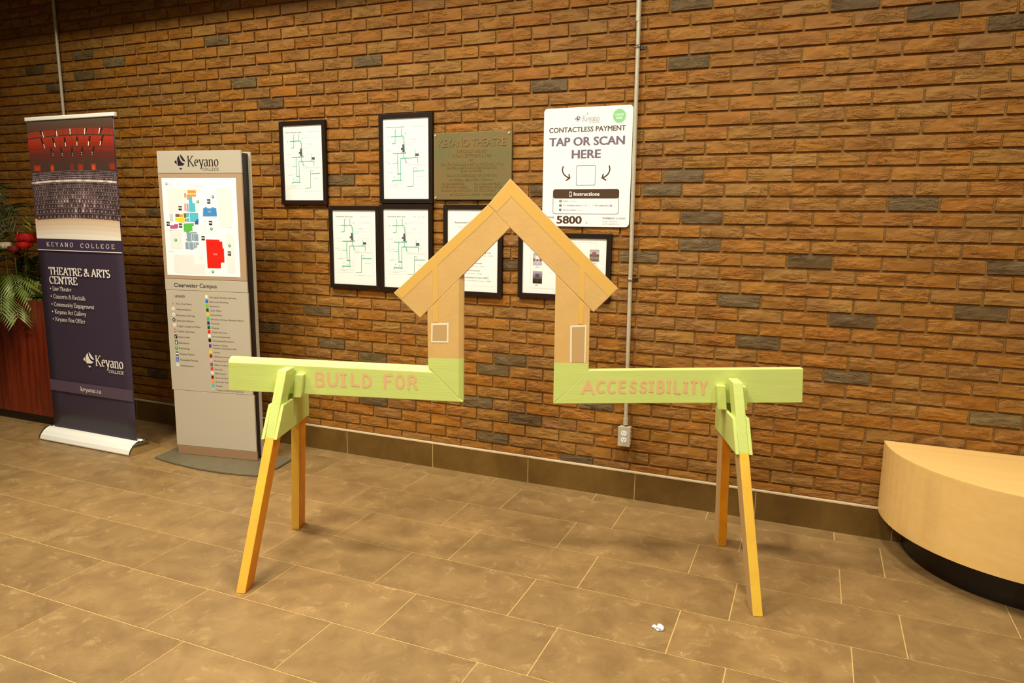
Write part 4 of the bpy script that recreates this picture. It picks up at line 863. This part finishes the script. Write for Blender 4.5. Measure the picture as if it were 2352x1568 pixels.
# conduits and receptacle
c1 = empty('electrical_conduit', (-.34, 0, .42)); tag(c1, 'thin galvanised conduit running down the brick wall beside the payment sign to the receptacle', 'conduit')
MB().cyl((.008, -.020, 0), (-.013, -.020, 3.1 - .42), .0105, 20).build('tube', STEEL, c1)
MB().cyl((.008, -.020, -.006), (.008, -.020, .03), .0135, 16).build('connector', STEEL, c1, bevel=.001)
MB().cyl((-.010, -.020, 2.02), (-.0105, -.020, 2.14), .0128, 16).build('coupling', STEEL, c1, bevel=.001)
for z in (2.322, 1.183):
    m = MB(); xx = -.0075 if z > 2 else .002
    n = 10; rr_ = .0118
    pts = [(xx + rr_ * math.cos(math.pi * (1 - i / n)), -.020 - rr_ * math.sin(math.pi * i / n)) for i in range(n + 1)]
    for k in range(n):
        (xa, ya), (xb, yb_) = pts[k], pts[k + 1]
        m.add([(xa, ya, z - .42 - .008), (xb, yb_, z - .42 - .008), (xb, yb_, z - .42 + .008), (xa, ya, z - .42 + .008)], [(0, 1, 2, 3)], 0, True)
    m.box(xx + .010, xx + .036, -.0045, -.0015, z - .42 - .008, z - .42 + .008); m.box(xx + .0095, xx + .0125, -.021, -.0015, z - .42 - .008, z - .42 + .008)
    st = m.build('strap', CHROME, c1); st.modifiers.new('s', 'SOLIDIFY').thickness = .0012
    MB().cyl((xx + .026, -.0075, z - .42), (xx + .026, -.004, z - .42), .0035, 10).build('screw', TOE, st)
c2 = empty('electrical_conduit', (-4.465, 0, 0)); tag(c2, 'thin galvanised conduit at the far left rising from behind the banner into the dark', 'conduit')
MB().cyl((.014, -.02, .16), (-.021, -.02, 3.1), .0105, 20).build('tube', STEEL, c2)
rc = empty('power_receptacle', (-.332, 0, .30)); tag(rc, 'small steel electrical box with a white duplex outlet at the foot of the conduit', 'outlet')
MB().box(-.03, .03, -.045, -.0015, .004, .104).build('box', KGREY, rc, bevel=.003)
MB().box(-.0335, .0335, -.0495, -.0445, 0, .108).build('cover', STEEL, rc, bevel=.003)
for z in (.072, .036):
    m = MB(); n = 20; pts = [(max(-.0155, min(.0155, .0175 * math.cos(2 * math.pi * i / n))) * 1.0, z + .0148 * math.sin(2 * math.pi * i / n)) for i in range(n)]
    m.hexa([(x, -.0515, zz) for x, zz in pts], [(x, -.0495, zz) for x, zz in pts]); so = m.build('socket', SIGNW, rc, bevel=.0006)
    for x, h_ in ((-.006, .004), (.006, .0032)): MB().box(x - .0009, x + .0009, -.0519, -.0514, z + .001, z + .001 + h_ * 2).build('slot', TOE, so)
    MB().cyl((0, -.0519, z - .0065), (0, -.0514, z - .0065), .0022, 10).build('slot', TOE, so)
MB().cyl((0, -.051, .054), (0, -.049, .054), .0025, 10).build('screw', CHROME, rc)
for z in (.03, .055, .08): MB().cyl((.03, -.025, z), (.0335, -.025, z), .0035, 8).build('knockout', STEEL, rc)

# ------------------------------------------------------------------ planter box with artificial plants
pb = empty('planter_box', (-5.1, -.195, 0)); tag(pb, 'dark red veneered planter box at the left behind the banner', 'planter')
def panel(nm, x0, x1, y0, y1, z0, z1, mt_): return MB().box(x0, x1, y0, y1, z0, z1).build(nm, mt_, pb, bevel=.002)
panel('front_panel', -.85, .85, -.185, -.165, .062, .885, CHERRY); panel('back_panel', -.85, .85, .16, .18, .062, .885, CHERRY)
panel('side_panel', .83, .85, -.164, .159, .062, .885, CHERRY); panel('side_panel', -.85, -.83, -.164, .159, .062, .885, CHERRY)
panel('toe_kick', -.84, .84, -.172, .175, 0, .0615, TOE); panel('soil', -.829, .829, -.164, .159, .78, .82, mat('potting_soil', rgb(44, 30, 16), .9, bump=.8, scale=60))
LEAF = mat('fern_leaf', rgb(128, 136, 56), .4, c2=rgb(96, 106, 40), scale=8); LEAFD = mat('dark_leaf', rgb(62, 74, 34), .45); LEAFL = mat('bright_leaf', rgb(150, 158, 34), .45); LEAFP = mat('pale_leaf', rgb(150, 146, 84), .5)
ROSE = mat('red_petal', rgb(186, 18, 10), .5); ROSEW = mat('cream_petal', rgb(236, 222, 178), .5); STEM = mat('stem', rgb(92, 88, 30), .6)
rp_ = random.Random(11)
def frond(parent, base, yaw, length, rise, droop, mt_, n=13, lw=.016, ll=.11):
    m = MB(); d = Vector((math.cos(yaw), math.sin(yaw), 0)); sd = Vector((-d.y, d.x, 0)); B0 = Vector(base)
    def mid(t): return B0 + d * length * t + Vector((0, 0, rise * math.sin(t * 1.9) - droop * t * t))
    for i in range(8): m.cyl(mid(i / 8), mid((i + 1) / 8), .0025, 5, cap=False)
    for i in range(1, n + 1):
        t = .15 + .85 * i / (n + .3); c = mid(t); fwd = (mid(min(1, t + .03)) - mid(t - .03)).normalized(); L_ = ll * (math.sin(t * 2.6) * .75 + .35)
        for sg_ in (-1, 1):
            dr = (sd * sg_ * .8 + fwd * .75 + Vector((0, 0, -.25))).normalized(); up = fwd.cross(sd).normalized()
            a = c; b1 = c + dr * L_ * .45 + fwd * lw * .5; b2 = c + dr * L_ * .45 - fwd * lw * .5; e2 = c + dr * L_ + Vector((0, 0, -.02))
            m.add([a, b2, e2, b1, c + dr * L_ * .45 + up * .003], [(0, 1, 4), (1, 2, 4), (2, 3, 4), (3, 0, 4)])
    return m.build('frond', mt_, parent)
def fern(x, y, z, specs, mt_, label, **kw):
    r_ = empty('artificial_fern', (x, y, z)); tag(r_, label, 'plant')
    for yaw, ln, ri, dr in specs: frond(r_, (0, 0, 0), math.radians(yaw), ln, ri, dr, mt_, **kw)
    return r_
fern(-4.90, -.27, .82, [(-8, .40, .24, .16), (-38, .40, .24, .24), (-70, .34, .22, .24), (16, .34, .3, .16), (-20, .3, .34, .2), (-110, .38, .24, .26), (4, .38, .3, .2), (-160, .4, .26, .18), (-55, .36, .16, .2), (-25, .42, .16, .2), (-90, .3, .14, .16)], LEAF, 'green artificial fern drooping over the planter front behind the banner', n=18, lw=.03, ll=.15)
fern(-5.10, -.24, .82, [(5, .34, .9, .3), (-15, .24, .98, .2), (-30, .36, .92, .45), (-75, .30, .86, .5), (-170, .3, .9, .3), (-10, .30, .8, .22)], LEAFD, 'tall dark artificial palm rising highest from the planter', n=16, lw=.018, ll=.15)
def leafy(nm, x, y, z, h, mt_, label, n=9, ll=.09, lw=.03, lean=(0, 0)):
    r_ = empty(nm, (x, y, z)); tag(r_, label, 'plant')
    MB().cyl((0, 0, 0), (lean[0], lean[1], h), .004, 6, r1=.002).build('stem', STEM, r_)
    for i in range(n):
        t = (.2 if n > 20 else .6) + (.8 if n > 20 else .4) * i / n; c = Vector((lean[0] * t, lean[1] * t, h * t)); a = rp_.uniform(-3.0, .4); dr = Vector((math.cos(a), math.sin(a), rp_.uniform(.0, .9))).normalized(); sd = dr.cross(Vector((0, 0, 1))).normalized()
        m = MB(); L2 = ll * rp_.uniform(.7, 1.2); m.add([c, c + dr * L2 * .4 + sd * lw / 2, c + dr * L2, c + dr * L2 * .4 - sd * lw / 2, c + dr * L2 * .45 - Vector((0, 0, .006))], [(0, 1, 4), (1, 2, 4), (2, 3, 4), (3, 0, 4)])
        m.build('leaf', mt_, r_)
leafy('leafy_sprig', -4.74, -.18, .82, .74, LEAFL, 'bright lime sprig standing above the planter beside the banner edge', 12, .085, .022, (.07, 0))
leafy('leafy_plant', -4.50, -.27, .82, .12, LEAFP, 'pale broad-leaved plant low at the planter corner next to the banner', 8, .13, .05)
leafy('leafy_plant', -4.66, -.22, .82, .34, LEAFD, 'dark leafy filler plant under the red roses in the planter', 44, .10, .05)
leafy('leafy_plant', -4.86, -.17, .82, .38, LEAFD, 'dark leafy filler plant behind the fern in the planter', 44, .10, .05)
def rose(x, y, z, h, mt_, label, rad=.045, grp=None):
    r_ = empty('artificial_rose', (x, y, z)); tag(r_, label, 'flower', grp)
    MB().cyl((0, 0, 0), (0, 0, h - .01), .0035, 6).build('stem', STEM, r_)
    for ring, (k, rr2, lo_, hi_) in enumerate(((3, .42, 20, 120), (5, .72, 35, 125), (6, 1.0, 58, 130))):
        for i in range(k):
            a = 6.283 * i / k + ring * .5; g = 5; vs = []; fs = []
            for u in range(g + 1):
                for v in range(g + 1):
                    pol = math.radians(hi_ + (lo_ - hi_) * u / g + (6 * math.sin(v * 2.1) if u == g else 0)); an = a + (v / g - .5) * (1.9 if k > 3 else 2.6) * (1 - .35 * abs(u / g - .45))
                    rr3 = rad * rr2 * (1 + .10 * (v / g) + (.12 if u == g else 0))
                    vs.append((rr3 * math.sin(pol) * math.cos(an), rr3 * math.sin(pol) * math.sin(an), h + rad * .35 + rr3 * .8 * math.cos(pol)))
            for u in range(g):
                for v in range(g): q = u * (g + 1) + v; fs.append((q, q + 1, q + g + 2, q + g + 1))
            m = MB(); m.add(vs, fs, 0, True); m.build('petal', mt_, r_)
rose(-4.735, -.20, .82, .465, ROSE, 'open red artificial rose, the highest bloom in the planter', .062)
rose(-4.69, -.25, .82, .425, ROSE, 'red artificial rose just below the highest bloom', .042)
rose(-4.80, -.25, .82, .395, mat('dark_red_petal', rgb(120, 26, 14), .5), 'dark red artificial rose between the red and the cream blooms', .04)
rose(-4.90, -.25, .82, .42, ROSEW, 'cream artificial rose at the left picture edge', .042)

# ------------------------------------------------------------------ litter on the floor
ct = empty('crumpled_tissue', (.105, -1.217, 0)); tag(ct, 'small crumpled white tissue lying on the tiles right of centre', 'litter')
def crumple(cx, cy, r0, sd, sx=1.0):
    bm = bmesh.new(); bmesh.ops.create_icosphere(bm, subdivisions=2, radius=r0); rd = random.Random(sd)
    for v in bm.verts:
        k = rd.uniform(.6, 1.25); v.co = Vector((v.co.x * k * sx + cx, v.co.y * k + cy, max(0, v.co.z * k * .8 + r0 * .55)))
    me = bpy.data.meshes.new('fold'); bm.to_mesh(me); bm.free(); return me
TIS = mat('tissue', rgb(250, 240, 232), .7)
link('crumpled_fold', crumple(.004, 0, .014, 1), TIS, ct); link('crumpled_fold', crumple(-.016, .002, .009, 2), TIS, ct)
cr = MB(); rd = random.Random(9)
for i in range(26):
    x, y = rd.uniform(-3.2, 1.2), rd.uniform(-2.1, -.1); s0 = rd.uniform(.0015, .0035)
    cr.hexa([(x, y, .0), (x + s0, y + s0 * .3, 0), (x + s0 * .6, y + s0 * 1.3, 0)], [(x + s0 * .2, y + s0 * .2, s0 * .5), (x + s0 * .8, y + s0 * .3, s0 * .6), (x + s0 * .6, y + s0, s0 * .5)])
tag(cr.build('crumbs', TIS), 'tiny pale crumbs scattered over the tiled floor', 'litter', kind='stuff')
